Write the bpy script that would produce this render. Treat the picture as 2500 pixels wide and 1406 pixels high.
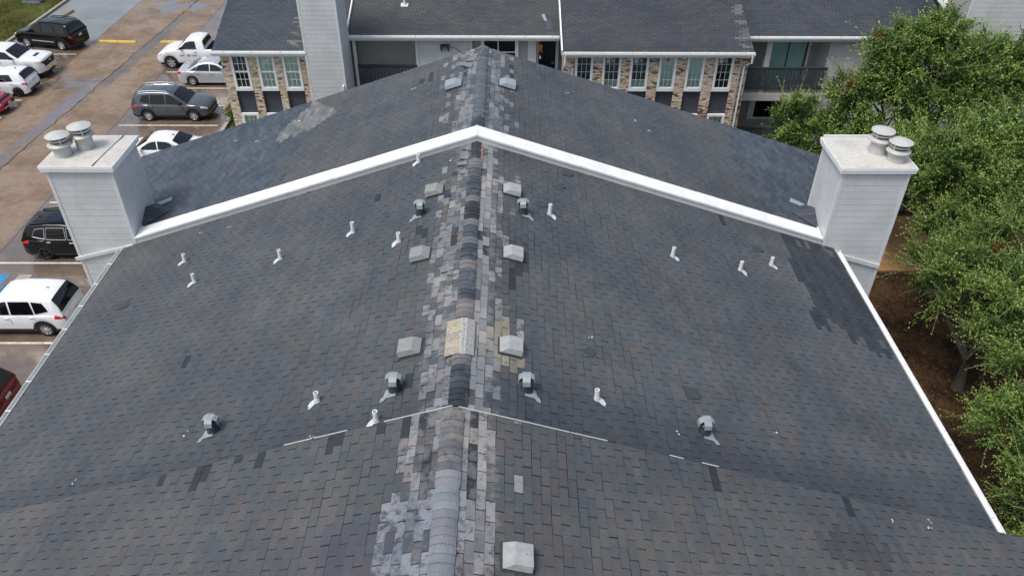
import bpy, math, random
import numpy as np
from mathutils import Vector, Matrix
random.seed(7); RNG = np.random.default_rng(11)
S = bpy.context.scene
for o in list(bpy.data.objects): bpy.data.objects.remove(o)
COL = S.collection
PI = math.pi

# ------------------------------------------------------------------ camera
cam = bpy.data.cameras.new('camera'); cam_o = bpy.data.objects.new('camera', cam); COL.objects.link(cam_o)
cam.sensor_width = 36; cam.lens = 36*1919.5/2500; cam.clip_start = .1; cam.clip_end = 2000
CAM = Vector((.867, 0, 19.467)); PITCH, YAW, ROLL = .6524, .0045, .0042
cam_o.matrix_world = Matrix.Translation(CAM) @ Matrix.Rotation(-YAW, 4, 'Z') @ Matrix.Rotation(PI/2-PITCH, 4, 'X') @ Matrix.Rotation(ROLL, 4, 'Z')
S.camera = cam_o
# ------------------------------------------------------------------ sky, sun, exposure
SUN_EL, SUN_AZ = math.radians(64), math.atan2(-.75, -.6)
w = bpy.data.worlds.new('World'); S.world = w; w.use_nodes = True
nt = w.node_tree; bg = nt.nodes['Background']
sky = nt.nodes.new('ShaderNodeTexSky'); sky.sky_type = 'NISHITA'; sky.sun_disc = False
sky.sun_elevation = SUN_EL; sky.sun_rotation = SUN_AZ; sky.air_density = 1.0; sky.dust_density = 3.0; sky.ozone_density = 1.0
hs = nt.nodes.new('ShaderNodeHueSaturation'); hs.inputs['Saturation'].default_value = .72
nt.links.new(sky.outputs[0], hs.inputs['Color']); nt.links.new(hs.outputs[0], bg.inputs[0]); bg.inputs[1].default_value = .115
sl = bpy.data.lights.new('sun', 'SUN'); sl.energy = 1.5; sl.angle = math.radians(22); sl.color = (1, .97, .93)
so = bpy.data.objects.new('sun', sl); COL.objects.link(so)
sd = Vector((math.sin(SUN_AZ)*math.cos(SUN_EL), math.cos(SUN_AZ)*math.cos(SUN_EL), math.sin(SUN_EL)))
so.rotation_euler = sd.to_track_quat('Z', 'Y').to_euler(); so.location = (-20, -20, 60)
S.view_settings.view_transform = 'Standard'; S.view_settings.look = 'None'; S.view_settings.gamma = 1
S.view_settings.use_curve_mapping = False; S.view_settings.exposure = .58

# ------------------------------------------------------------------ helpers
class MB:
    def __init__(s): s.v = []; s.f = []; s.c = []; s.cur = None
    def add(s, vs, fs):
        b = len(s.v); s.v += [tuple(p) for p in vs]
        for f in fs: s.f.append(tuple(b+i for i in f)); s.c.append(s.cur)
        return s
    def box(s, x0, x1, y0, y1, z0, z1):
        vs = [(x, y, z) for z in (z0, z1) for y in (y0, y1) for x in (x0, x1)]
        return s.add(vs, [(0,2,3,1),(4,5,7,6),(0,1,5,4),(2,6,7,3),(0,4,6,2),(1,3,7,5)])
    def mbox(s, m, sx, sy, sz):
        vs = [m @ Vector((x, y, z)) for z in (-sz/2, sz/2) for y in (-sy/2, sy/2) for x in (-sx/2, sx/2)]
        return s.add(vs, [(0,2,3,1),(4,5,7,6),(0,1,5,4),(2,6,7,3),(0,4,6,2),(1,3,7,5)])
    def beam(s, a, b, wd, ht, up=(0,0,1)):
        a, b = Vector(a), Vector(b); d = (b-a).normalized(); r = d.cross(Vector(up)).normalized(); u = r.cross(d)
        vs = [p + r*i*wd/2 + u*j*ht/2 for p in (a, b) for j in (-1, 1) for i in (-1, 1)]
        return s.add(vs, [(0,2,3,1),(4,5,7,6),(0,1,5,4),(2,6,7,3),(0,4,6,2),(1,3,7,5)])
    def tube(s, pts, rad, n=8, cap=True):
        pts = [Vector(p) for p in pts]; rad = rad if hasattr(rad, '__len__') else [rad]*len(pts); rings = []
        for i, p in enumerate(pts):
            d = (pts[min(i+1, len(pts)-1)]-pts[max(i-1, 0)]).normalized()
            a = d.cross(Vector((0,0,1)) if abs(d.z) < .9 else Vector((1,0,0))).normalized(); b = d.cross(a)
            rings.append([p+(a*math.cos(2*PI*k/n)+b*math.sin(2*PI*k/n))*rad[i] for k in range(n)])
        fs = [(i*n+k, i*n+(k+1)%n, (i+1)*n+(k+1)%n, (i+1)*n+k) for i in range(len(pts)-1) for k in range(n)]
        if cap: fs += [tuple(range(n-1, -1, -1)), tuple((len(pts)-1)*n+k for k in range(n))]
        return s.add([q for r in rings for q in r], fs)
    def lathe(s, prof, n=16, m=None, cap=True):
        m = m or Matrix.Identity(4)
        vs = [m @ Vector((r*math.cos(2*PI*k/n), r*math.sin(2*PI*k/n), z)) for r, z in prof for k in range(n)]
        fs = [(i*n+k, i*n+(k+1)%n, (i+1)*n+(k+1)%n, (i+1)*n+k) for i in range(len(prof)-1) for k in range(n)]
        if cap: fs += [tuple(range(n-1, -1, -1)), tuple((len(prof)-1)*n+k for k in range(n))]
        return s.add(vs, fs)
    def prism(s, poly, ext):
        n = len(poly); e = Vector(ext); poly = [Vector(p) for p in poly]
        return s.add(poly+[p+e for p in poly], [tuple(range(n-1, -1, -1)), tuple(range(n, 2*n))] + [(i, (i+1) % n, n+(i+1) % n, n+i) for i in range(n)])
    def grid(s, P):
        a, b = len(P), len(P[0])
        return s.add([q for r in P for q in r], [(i*b+j, i*b+j+1, (i+1)*b+j+1, (i+1)*b+j) for i in range(a-1) for j in range(b-1)])
    def mesh(s, name):
        me = bpy.data.meshes.new(name); me.from_pydata(s.v, [], s.f); me.update()
        if any(c is not None for c in s.c):
            at = me.attributes.new('col', 'FLOAT_COLOR', 'FACE')
            arr = np.array([c if c is not None else (.5,.5,.5,0) for c in s.c], dtype=np.float32)
            at.data.foreach_set('color', arr.ravel())
        return me
    def build(s, name, mat, parent=None, smooth=False, world=True):
        me = s.mesh(name); return link(name, me, mat, parent, smooth, world)
def link(name, me, mat, parent=None, smooth=False, world=True):
    if mat and not me.materials: me.materials.append(mat)
    if smooth: me.polygons.foreach_set('use_smooth', [True]*len(me.polygons))
    o = bpy.data.objects.new(name, me); COL.objects.link(o)
    if smooth: o.modifiers.new('split', 'EDGE_SPLIT').split_angle = math.radians(34)
    if parent:
        o.parent = parent
        if world: o.location = -wloc(parent)
    return o
def wloc(o):
    l = o.location.copy()
    return l + wloc(o.parent) if o.parent else l
def tag(o, label=None, cat=None, group=None, kind=None):
    if label: o['label'] = label
    if cat: o['category'] = cat
    if group: o['group'] = group
    if kind: o['kind'] = kind
    return o
def empty(name, loc, label, cat, group=None, rz=0):
    o = bpy.data.objects.new(name, None); o.empty_display_size = .3; COL.objects.link(o); o.location = loc; o.rotation_euler.z = rz
    return tag(o, label, cat, group)
def npmesh(name, V, F, col=None):
    """V (n,3), F (m,k) arrays, col (m,4) per face"""
    me = bpy.data.meshes.new(name); k = F.shape[1]
    me.vertices.add(len(V)); me.vertices.foreach_set('co', V.astype(np.float32).ravel())
    me.loops.add(F.size); me.loops.foreach_set('vertex_index', F.astype(np.int32).ravel())
    me.polygons.add(len(F)); me.polygons.foreach_set('loop_start', np.arange(0, F.size, k, dtype=np.int32))
    me.update(calc_edges=True); me.validate(); me.polygons.foreach_set('use_smooth', np.zeros(len(me.polygons), dtype=bool))
    if col is not None:
        at = me.attributes.new('col', 'FLOAT_COLOR', 'FACE'); at.data.foreach_set('color', col.astype(np.float32).ravel())
    return me
def rot_poly(n, r, cx=0, cy=0, ph=0): return [(cx+r*math.cos(ph+2*PI*k/n), cy+r*math.sin(ph+2*PI*k/n)) for k in range(n)]
def inpoly(x, y, P):
    r = False; n = len(P); j = n-1
    for i in range(n):
        if (P[i][1] > y) != (P[j][1] > y) and x < (P[j][0]-P[i][0])*(y-P[i][1])/(P[j][1]-P[i][1])+P[i][0]: r = not r
        j = i
    return r

# ------------------------------------------------------------------ materials
class NT:
    def __init__(s, name):
        s.m = bpy.data.materials.new(name); s.m.use_nodes = True; s.t = s.m.node_tree; s.b = s.t.nodes['Principled BSDF']
    def n(s, typ, **kw):
        nd = s.t.nodes.new('ShaderNode'+typ)
        for k, v in kw.items():
            if k.startswith('_'): setattr(nd, k[1:], v)
            else:
                key = int(k[1:]) if k[0] == 'i' and k[1:].isdigit() else k.replace('__', ' ')
                s.inp(nd, key, v)
        return nd
    def inp(s, nd, key, v):
        i = nd.inputs[key]
        if isinstance(v, bpy.types.NodeSocket): s.t.links.new(v, i)
        else: i.default_value = v if not isinstance(v, tuple) or len(v) != 3 or i.type != 'RGBA' else (*v, 1)
    def math(s, op, a, b=0., c=0.): return s.n('Math', _operation=op, i0=a, i1=b, i2=c).outputs[0]
    def mix(s, f, a, b, mode='MIX'):
        nd = s.t.nodes.new('ShaderNodeMix'); nd.data_type = 'RGBA'; nd.blend_type = mode
        s.inp(nd, 0, f); s.inp(nd, 6, a); s.inp(nd, 7, b); return nd.outputs[2]
    def noise(s, vec, scale, detail=4., rough=.55): return s.n('TexNoise', Vector=vec, Scale=scale, Detail=detail, Roughness=rough).outputs[0]
    def step(s, v, a, b): return s.n('MapRange', _interpolation_type='SMOOTHSTEP', i0=v, i1=a, i2=b, i3=0., i4=1.).outputs[0]
    def pos(s): return s.n('NewGeometry').outputs['Position']
    def obj(s): return s.n('TexCoord').outputs['Object']
    def bump(s, h, st=.3, d=.01):
        nd = s.n('Bump', Strength=st, Distance=d, Height=h); s.t.links.new(nd.outputs[0], s.b.inputs['Normal'])
    def out(s, col=None, rough=None, metal=None, spec=None):
        if col is not None: s.inp(s.b, 'Base Color', col)
        if rough is not None: s.inp(s.b, 'Roughness', rough)
        if metal is not None: s.inp(s.b, 'Metallic', metal)
        if spec is not None: s.inp(s.b, 'Specular IOR Level', spec)
        return s.m
def M(name, col, rough=.6, metal=0., var=.12, scale=6., bump=0., bscale=80., spec=.4, tint=None):
    t = NT(name); p = t.pos()
    n = t.noise(p, scale, 5.); fine = t.noise(p, scale*9, 3.)
    v = t.math('ADD', t.math('MULTIPLY', n, .7), t.math('MULTIPLY', fine, .3))
    dark = tuple(c*(1-var) for c in col); lite = tuple(min(1, c*(1+var)) for c in col)
    if tint: dark = tint
    c = t.mix(t.step(v, .3, .7), dark, lite)
    if bump: t.bump(t.noise(p, bscale, 3.), .5, bump)
    return t.out(c, rough, metal, spec)
def MAttr(name, rough=.8, var=.15, scale=30., bump=.002, spec=.3):
    t = NT(name); p = t.pos(); a = t.n('Attribute', _attribute_name='col')
    f = t.step(t.noise(p, scale, 4.), .3, .7)
    c = t.mix(1., a.outputs['Color'], t.mix(f, (1-var,)*3, (1+var,)*3), 'MULTIPLY')
    if bump: t.bump(t.noise(p, scale*2, 3.), .5, bump)
    return t.out(c, rough, 0., spec)
def shingle_mat():
    t = NT('asphalt_shingle'); p = t.pos(); a = t.n('Attribute', _attribute_name='col')
    bl = t.noise(p, 7., 6., .65)
    hue = t.step(t.noise(p, 2.6, 4., .6), .36, .64)
    c = t.mix(1., a.outputs['Color'], t.mix(hue, (.92,1.0,1.05), (1.06,1.01,.98)), 'MULTIPLY')
    mask = t.step(t.math('ADD', bl, t.math('MULTIPLY', a.outputs['Alpha'], .55)), .70, .88)
    c = t.mix(mask, c, (.074, .077, .082))
    gr = t.step(t.noise(p, 110., 2., .7), .25, .75)
    c = t.mix(1., c, t.mix(gr, (.60,.60,.60), (1.40,1.40,1.40)), 'MULTIPLY')
    xyz = t.n('SeparateXYZ', Vector=p); X, Y = xyz.outputs[0], xyz.outputs[1]; ax = t.math('ABSOLUTE', X)
    near = t.math('SUBTRACT', 1., t.step(Y, 25.5, 26.5))
    bleach = t.step(t.math('SUBTRACT', t.noise(p, 4., 6., .65), t.math('MULTIPLY', t.math('ABSOLUTE', t.math('SUBTRACT', ax, .42)), .42)), .40, .56)
    c = t.mix(t.math('MULTIPLY', t.math('MULTIPLY', bleach, near), .42), c, (.24,.242,.248))
    wd = t.step(t.noise(p, .38, 7., .68), .32, .70)
    c = t.mix(1., c, t.mix(wd, (.74,.77,.83), (1.16,1.13,1.08)), 'MULTIPLY')
    run = t.step(t.noise(t.n('VectorMath', _operation='MULTIPLY', i0=p, i1=(.35, 1.6, .35)).outputs[0], 1.6, 5., .6), .56, .74)
    c = t.mix(t.math('MULTIPLY', run, .30), c, (.045,.045,.052))
    t.bump(t.noise(p, 160., 2.), .5, .003)
    return t.out(c, t.math('MULTIPLY_ADD', bl, .3, .45), 0., .4)
MT = {}
MT['shingle'] = shingle_mat()
MT['felt'] = M('roof_felt', (.014,.015,.017), .9, var=.3, scale=12)
MT['white'] = M('white_trim_paint', (.84,.85,.84), .45, var=.05, scale=3)
MT['coping'] = M('white_coping_metal', (.80,.80,.79), .4, var=.1, scale=2.5)
MT['fascia'] = M('pale_fascia_paint', (.66,.67,.66), .55, var=.07, scale=2.5)
MT['siding'] = M('light_grey_siding', (.56,.575,.575), .6, var=.1, scale=1.3, bump=.001)
MT['siding_warm'] = M('taupe_siding', (.55,.54,.50), .65, var=.08, scale=2.5)
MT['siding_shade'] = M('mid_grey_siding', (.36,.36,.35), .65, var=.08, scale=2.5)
MT['corner'] = M('corner_board_paint', (.63,.64,.63), .55, var=.06, scale=2)
MT['slate'] = M('slate_blue_siding', (.062,.07,.085), .55, var=.12, scale=4)
MT['rail'] = M('dark_slate_paint', (.055,.07,.08), .5, var=.15, scale=5)
MT['gutter'] = M('gutter_metal', (.60,.62,.60), .4, var=.12, scale=4)
MT['gutter_green'] = M('gutter_with_algae', (.36,.40,.17), .6, var=.3, scale=5)
MT['pvc'] = M('white_pvc', (.74,.75,.74), .5, var=.14, scale=25)
MT['vent_a'] = M('weathered_grey_vent', (.25,.255,.25), .5, var=.1, scale=9)
MT['vent_b'] = M('pale_vent_plastic', (.33,.345,.34), .5, var=.12, scale=9)
MT['vent_far'] = M('blue_grey_vent_metal', (.27,.31,.34), .4, var=.12, scale=14)
MT['galv'] = M('galvanised_steel', (.27,.31,.32), .55, .1, var=.15, scale=10)
MT['galv_dark'] = M('dark_grey_metal', (.05,.065,.07), .5, .2, var=.2, scale=12)
MT['black'] = M('black_plastic', (.012,.012,.013), .5, var=.2)
MT['dark'] = M('dark_interior', (.008,.009,.01), .9, var=.2)
MT['door'] = M('navy_door_paint', (.008,.011,.018), .4, var=.2)
MT['brick'] = MAttr('painted_brick', .85, .28, 22., .003)
MT['mortar'] = M('mortar', (.36,.31,.24), .9, var=.2, scale=10)
MT['tan'] = MAttr('tan_shingle', .85, .22, 25.)
MT['flue'] = M('flue_metal', (.50,.50,.47), .45, .1, var=.1, scale=6)
MT['concrete_light'] = M('pale_concrete', (.34,.31,.25), .8, var=.2, scale=5, bump=.002)
MT['timber'] = M('weathered_wheel_stop', (.27,.22,.15), .85, var=.3, scale=6)
MT['line'] = M('worn_white_road_paint', (.62,.60,.56), .6, var=.3, scale=7, tint=(.40,.36,.31))
MT['yellow'] = M('yellow_curb_paint', (.62,.42,.07), .6, var=.25, scale=4)
MT['blue'] = M('blue_road_paint', (.04,.24,.44), .55, var=.25, scale=6)
MT['bark'] = M('bark', (.09,.075,.06), .9, var=.35, scale=14, bump=.006, bscale=40)
MT['walk'] = M('orange_brown_paving', (.34,.19,.08), .8, var=.25, scale=4, bump=.002)
MT['orange'] = M('orange_wood', (.55,.20,.03), .5, var=.2, scale=20)
MT['blind_pale'] = M('pale_green_blind', (.90,1.0,.92), .6, var=.02)
MT['blind_mid'] = M('grey_green_blind', (.45,.54,.49), .6, var=.05)
MT['sheet_green'] = M('teal_curtain', (.36,.62,.55), .7, var=.08, scale=1.5)
MT['muntin'] = M('pale_green_muntin', (.55,.66,.60), .5, var=.03)
MT['paper'] = M('pale_paper', (.50,.62,.56), .7, var=.05)
MT['sticker'] = M('red_brown_sticker', (.16,.045,.03), .5, var=.1)
MT['cream'] = M('cream_print', (.60,.52,.42), .5, var=.05)
MT['scrap'] = M('torn_shingle_scrap', (.05,.055,.062), .8, var=.3, scale=25)
MT['scrap_light'] = M('torn_shingle_underside', (.19,.19,.195), .8, var=.25, scale=25)
MT['litter'] = M('white_litter', (.7,.7,.68), .7, var=.1)
MT['lead'] = M('white_flashing_sealant', (.55,.57,.57), .6, var=.2, scale=25)
def glass_mat(name, tint, rough=.03):
    t = NT(name); t.t.nodes.remove(t.b); out = t.t.nodes['Material Output']
    tr = t.n('BsdfTransparent', Color=(*tint, 1)); gl = t.n('BsdfGlossy', Color=(.9,.95,1,1), Roughness=rough)
    fr = t.n('Fresnel', IOR=1.55); mx = t.n('MixShader', i0=fr.outputs[0], i1=tr.outputs[0], i2=gl.outputs[0])
    t.t.links.new(mx.outputs[0], out.inputs[0]); return t.m
MT['pane'] = glass_mat('window_glass', (.95,.98,.965))
MT['car_glass'] = M('tinted_car_glass', (.003,.005,.008), .02, 0., var=.05, spec=.55)
MT['tyre'] = M('tyre_rubber', (.016,.016,.017), .8, var=.2)
MT['rim'] = M('alloy_rim', (.55,.56,.57), .3, .6, var=.05)
MT['rim_black'] = M('black_rim', (.02,.02,.022), .3, .3, var=.05)
MT['chrome'] = M('chrome', (.75,.76,.77), .2, .8, var=.05)
MT['red_lamp'] = M('red_tail_lamp', (.45,.012,.02), .15, var=.1)
MT['clear_lamp'] = M('clear_head_lamp', (.55,.56,.56), .15, .2, var=.1)
MT['plate'] = M('licence_plate', (.65,.66,.66), .5, var=.1)
MT['plate_yellow'] = M('yellow_plate', (.65,.55,.03), .5, var=.1)
def paint(name, col, metal=0., rough=.25, coat=1.):
    t = NT(name); t.inp(t.b, 'Coat Weight', coat); t.inp(t.b, 'Coat Roughness', .03); p = t.obj()
    n = t.step(t.noise(p, 3., 4.), .3, .7)
    return t.out(t.mix(n, tuple(c*.94 for c in col), col), t.math('MULTIPLY_ADD', n, .06, rough), metal, .2)
def concrete_mat(name, new=False):
    t = NT(name); p = t.pos(); xyz = t.n('SeparateXYZ', Vector=p); X, Y = xyz.outputs[0], xyz.outputs[1]
    n1 = t.noise(p, .45, 7., .62); n2 = t.noise(p, 2.3, 5., .6); fine = t.step(t.noise(p, 45., 3., .7), .25, .75)
    if new: c = t.mix(t.step(n1, .3, .7), (.17,.19,.19), (.27,.275,.25))
    else: c = t.mix(t.step(t.math('MULTIPLY_ADD', n2, .35, t.math('MULTIPLY', n1, .65)), .36, .66), (.145,.100,.066), (.30,.212,.14))
    c = t.mix(1., c, t.mix(fine, (.80,.80,.80), (1.2,1.2,1.2)), 'MULTIPLY')
    # standing water and wet bays left by the rain
    xt = t.math('MULTIPLY_ADD', t.math('SUBTRACT', Y, 36.), .055, -25.15)
    ps = t.n('VectorMath', _operation='MULTIPLY', i0=p, i1=(1., .22, 1.)).outputs[0]
    wob = t.math('MULTIPLY', t.math('SUBTRACT', t.noise(ps, .9, 5.), .5), 1.3)
    dist = t.math('ABSOLUTE', t.math('ADD', t.math('SUBTRACT', X, xt), wob))
    nz = t.math('MULTIPLY', t.math('SUBTRACT', t.noise(p, .8, 5., .6), .5), 1.5); yn = t.math('ADD', Y, t.math('MULTIPLY', nz, 3.))
    def band(v, c0, hw_, soft): return t.math('SUBTRACT', 1., t.step(t.math('ABSOLUTE', t.math('SUBTRACT', v, c0)), hw_-soft, hw_+soft))
    xr_ = t.math('ADD', t.math('SUBTRACT', X, xt), t.math('MULTIPLY', nz, .5))
    low = t.math('SUBTRACT', 1., t.step(yn, 45.5, 47.5)); high = t.math('MULTIPLY', t.step(yn, 44., 46.5), t.math('SUBTRACT', 1., t.step(yn, 57., 60.)))
    film = t.math('MULTIPLY', t.math('MULTIPLY', band(xr_, -.15, .42, .22), low), t.step(t.noise(ps, .8, 5., .6), .34, .56))
    cross = t.math('MULTIPLY', t.math('MULTIPLY', band(yn, 46.2, .9, .5), band(X, -26., 1.8, .5)), t.step(t.noise(p, .9, 4.), .42, .58))
    pool = t.math('MULTIPLY', t.math('MULTIPLY', t.step(yn, 57.5, 60.), band(X, -24.6, 2.3, .6)), t.step(t.noise(p, .7, 5., .6), .46, .52))
    seep = t.math('MULTIPLY', band(xr_, .62, .42, .18), high)
    bay = t.math('MAXIMUM', t.step(X, -21.5, -20.9), t.math('SUBTRACT', 1., t.step(X, -28.0, -27.5)))
    damp = t.math('MULTIPLY', t.step(t.math('MULTIPLY_ADD', bay, .2, t.math('MULTIPLY_ADD', n1, .5, t.math('MULTIPLY', n2, .5))), .50, .62), t.math('MULTIPLY_ADD', bay, .3, .65))
    mirror = t.math('MAXIMUM', t.math('MAXIMUM', film, t.math('MULTIPLY', cross, .8)), pool)
    dk = t.math('MAXIMUM', t.math('MULTIPLY', damp, .8), seep)
    wet = t.math('MAXIMUM', mirror, t.math('MULTIPLY', dk, .9))
    if new: wet = t.math('MULTIPLY', wet, .55)
    c = t.mix(t.math('MULTIPLY', wet, .66), c, t.mix(seep, (.075,.062,.058), (.055,.040,.018)))
    t.bump(t.math('MULTIPLY', t.noise(p, 60., 3.), t.math('SUBTRACT', 1., wet)), .5, .004)
    t.inp(t.b, 'Coat Weight', t.math('MAXIMUM', mirror, t.math('MULTIPLY', t.math('MULTIPLY', damp, t.math('SUBTRACT', 1., seep)), .6))); t.inp(t.b, 'Coat Roughness', .04); t.inp(t.b, 'Coat IOR', 1.7)
    return t.out(c, t.math('MULTIPLY_ADD', wet, -.64, .70), 0., t.math('MULTIPLY_ADD', wet, .5, .5))
MT['lot'] = concrete_mat('wet_brown_concrete'); MT['lot_new'] = concrete_mat('wet_grey_concrete', True)
def ground_mat():
    t = NT('ground_soil_and_grass'); p = t.pos(); X = t.n('SeparateXYZ', Vector=p).outputs[0]
    n = t.step(t.noise(p, .5, 7., .65), .35, .65); n2 = t.step(t.noise(p, 9., 5., .7), .3, .7)
    gr = t.mix(n, (.055,.05,.018), (.10,.115,.03)); mu = t.mix(n, (.016,.010,.007), (.085,.048,.022))
    c = t.mix(t.step(X, -5., 5.), gr, mu); c = t.mix(1., c, t.mix(n2, (.55,.55,.55), (1.4,1.4,1.4)), 'MULTIPLY')
    t.bump(t.noise(p, 25., 5.), .8, .04); return t.out(c, .95, 0., .1)
MT['ground'] = ground_mat()
def leaf_mat(name, trans=.25):
    t = NT(name); a = t.n('Attribute', _attribute_name='col'); b = t.b
    t.inp(b, 'Base Color', a.outputs['Color']); t.inp(b, 'Roughness', .5); t.inp(b, 'Specular IOR Level', .35)
    tl = t.n('BsdfTranslucent', Color=a.outputs['Color']); mx = t.n('MixShader', i0=trans, i1=b.outputs[0], i2=tl.outputs[0])
    t.t.links.new(mx.outputs[0], t.t.nodes['Material Output'].inputs[0]); return t.m
MT['leaf'] = leaf_mat('leaf')

# ------------------------------------------------------------------ ground, parking lot
g = MB(); g.add([(-400,-300,-.06),(400,-300,-.06),(400,600,-.06),(-400,600,-.06)], [(0,1,2,3)])
tag(g.build('ground', MT['ground']), kind='structure')
lot = MB().add([(-33.4,5,-.03),(-14.9,5,-.03),(-14.9,140,-.03),(-33.4,140,-.03)], [(0,1,2,3)]).build('parking_lot', MT['felt']); tag(lot, kind='structure')
xs = [-33.3, -27.72, -21.1, -15.0]; ys = [5, 12.4, 23.75, 35.15, 46.57, 57.95, 69.3, 81, 92, 110, 140]
for i in range(3):
    for j in range(len(ys)-1):
        a, b = ys[j]+.012, ys[j+1]-.012
        new = i == 0 and ys[j] > 46
        if i == 0 and abs(ys[j]-46.57) < .1:
            MB().box(xs[i]+.012, xs[i+1]-.012, a, 52.5, -.05, 0).build('concrete_slab', MT['lot'], lot); a = 52.52
        sl_ = MB().box(xs[i]+.012, xs[i+1]-.012, a, b, -.05, 0).build('concrete_slab', MT['lot_new' if new else 'lot'], lot)
# ragged crack along the drive
cr = MB(); pts = []
for k in range(60):
    y = 34+k*.5; pts.append((-25.15+.055*(y-36)+.28+random.uniform(-.08, .08), y))
for (x0, y0), (x1, y1) in zip(pts, pts[1:]): cr.add([(x0,y0,.003),(x0+random.uniform(.03,.08),y0,.003),(x1+random.uniform(.03,.08),y1,.003),(x1,y1,.003)], [(0,1,2,3)])
cr.build('drive_crack', MT['felt'], lot)
def painted(x0, x1, y0, y1, m='line', nm='painted_line', z=.004): return MB().add([(x0,y0,z),(x1,y0,z),(x1,y1,z),(x0,y1,z)], [(0,1,2,3)]).build(nm, MT[m], lot)
for y in (22.06, 27.17, 29.6, 32.1, 34.6, 37.2, 40.33, 42.95, 45.43, 47.93, 50.4): painted(-20.9, -15.4, y-.055, y+.055)
for y in (38.8, 41.25, 43.64, 46.11, 48.67, 50.93): painted(-32.9, -27.9, y-.055, y+.055)
painted(-21.4, -19.9, 25.0, 26.35, 'blue', 'painted_blue_square')
MB().add([(x, y, .008) for x, y in rot_poly(14, .16, -20.3, 25.95)], [tuple(range(14))]).build('painted_symbol', MT['line'], lot)
MB().add([(x, y, .008) for x, y in [(-20.5,25.2),(-20.0,25.2),(-19.85,25.5),(-20.0,25.55),(-20.1,25.35),(-20.4,25.35),(-20.5,25.7),(-20.35,25.85),(-20.5,25.9),(-20.65,25.6)]], [tuple(range(10))]).build('painted_symbol', MT['line'], lot)
painted(-19.5, -18.95, 25.75, 26.35, 'concrete_light', 'painted_patch')
def wheel_stop(name, a, b, label, m, h=.13, cat='wheel stop', grp=None):
    d = (Vector(b)-Vector(a)); L = d.length; mb = MB(); mm = Matrix.Translation(Vector(a)) @ d.to_track_quat('X', 'Z').to_matrix().to_4x4()
    pr = [(-.13,0),(-.11,h*.7),(-.07,h),(.07,h),(.11,h*.7),(.13,0)]
    secs = [(0,.75),(.06,1),(L*.3,1),(L*.6,.97),(L-.06,1),(L,.75)]
    P = [[mm @ Vector((x, y*s, z*s)) for y, z in pr] for x, s in secs]
    mb.grid(P); mb.add(P[0], [(5,4,3,2,1,0)]); mb.add(P[-1], [(0,1,2,3,4,5)])
    o = mb.build(name, MT[m]); return tag(o, label, cat, grp)
wheel_stop('speed_bump', (-27.3,53.25,0), (-24.75,53.15,0), 'yellow painted speed bump behind the black SUV', 'yellow', .1, 'speed bump', 'yellow speed bumps across the drive')
wheel_stop('speed_bump', (-23.05,53.15,0), (-20.6,53.25,0), 'yellow painted speed bump beside the hood of the white work pickup', 'yellow', .1, 'speed bump', 'yellow speed bumps across the drive')
wheel_stop('wheel_stop', (-32.3,56.2,0), (-31.9,59.6,0), 'weathered concrete kerb block at the grass edge beyond the black SUV', 'timber', .16)
wheel_stop('wheel_stop', (-15.55,42.1,0), (-15.5,43.6,0), 'weathered wheel stop by the shrub in front of the dark grey SUV', 'timber', .16)
kb = MB(); kb.box(-33.6,-33.4,5,140,-.1,.12).box(-15.0,-14.8,5,140,-.1,.12); tag(kb.build('kerb', MT['concrete_light']), kind='structure')
tag(MB().box(-36.7,-35.4,61.6,62.7,-.05,.25).box(-36.75,-35.35,61.55,62.75,.25,.3).build('utility_box', MT['vent_far']), 'pale grey utility box lid set in the grass at top left', 'utility box')
wk = MB(); wk.box(15.6,19.6,26.7,28.1,-.1,.02).box(15.6,19.6,28.14,29.5,-.1,.02).box(15.6,19.6,29.54,31,-.1,.02); tag(wk.build('walkway', MT['walk']), kind='structure')
# grass tufts at the far left edge of the lot
n = 26000; P = np.stack([RNG.uniform(-46,-33.7,n), RNG.uniform(50,68,n), np.full(n,-.06)], 1)
keep = (np.sin(P[:,0]*1.3)+np.sin(P[:,1]*.9+P[:,0]*.5)+RNG.normal(0,.6,n)) > -.5; P = P[keep]; n = len(P)
an = RNG.uniform(0, 2*PI, n); h = RNG.uniform(.05,.16,n); d = np.stack([np.cos(an), np.sin(an), np.zeros(n)], 1)*.035
V = np.stack([P-d, P+d, P+d*RNG.normal(0,1.5,(n,1))+np.stack([np.zeros(n)]*2+[h],1)], 1).reshape(-1,3)
cc = np.stack([RNG.uniform(.09,.2,n), RNG.uniform(.11,.19,n), RNG.uniform(.02,.05,n), np.ones(n)], 1)
tag(link('grass', npmesh('grass', V, np.arange(3*n).reshape(-1,3), cc), MT['leaf']), kind='stuff', label='short wet grass beyond the parking bays')
# fallen leaves and mulch crumbs at the right of the building
n = 9000; P = np.stack([RNG.uniform(12.6,24,n), RNG.uniform(12,31,n), RNG.uniform(-.058,-.02,n)], 1); an = RNG.uniform(0,2*PI,n)
d1 = np.stack([np.cos(an), np.sin(an), RNG.normal(0,.4,n)], 1)*.035; d2 = np.stack([-np.sin(an), np.cos(an), RNG.normal(0,.4,n)], 1)*.02
V = np.stack([P-d1, P+d2, P+d1, P-d2], 1).reshape(-1,3); k = RNG.uniform(.4,1.5,n)
cc = np.stack([.13*k, .075*k, .035*k, np.ones(n)], 1)
tag(link('leaf_litter', npmesh('leaf_litter', V, np.arange(4*n).reshape(-1,4), cc), MT['leaf']), kind='stuff', label='fallen brown leaves under the trees')

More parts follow.
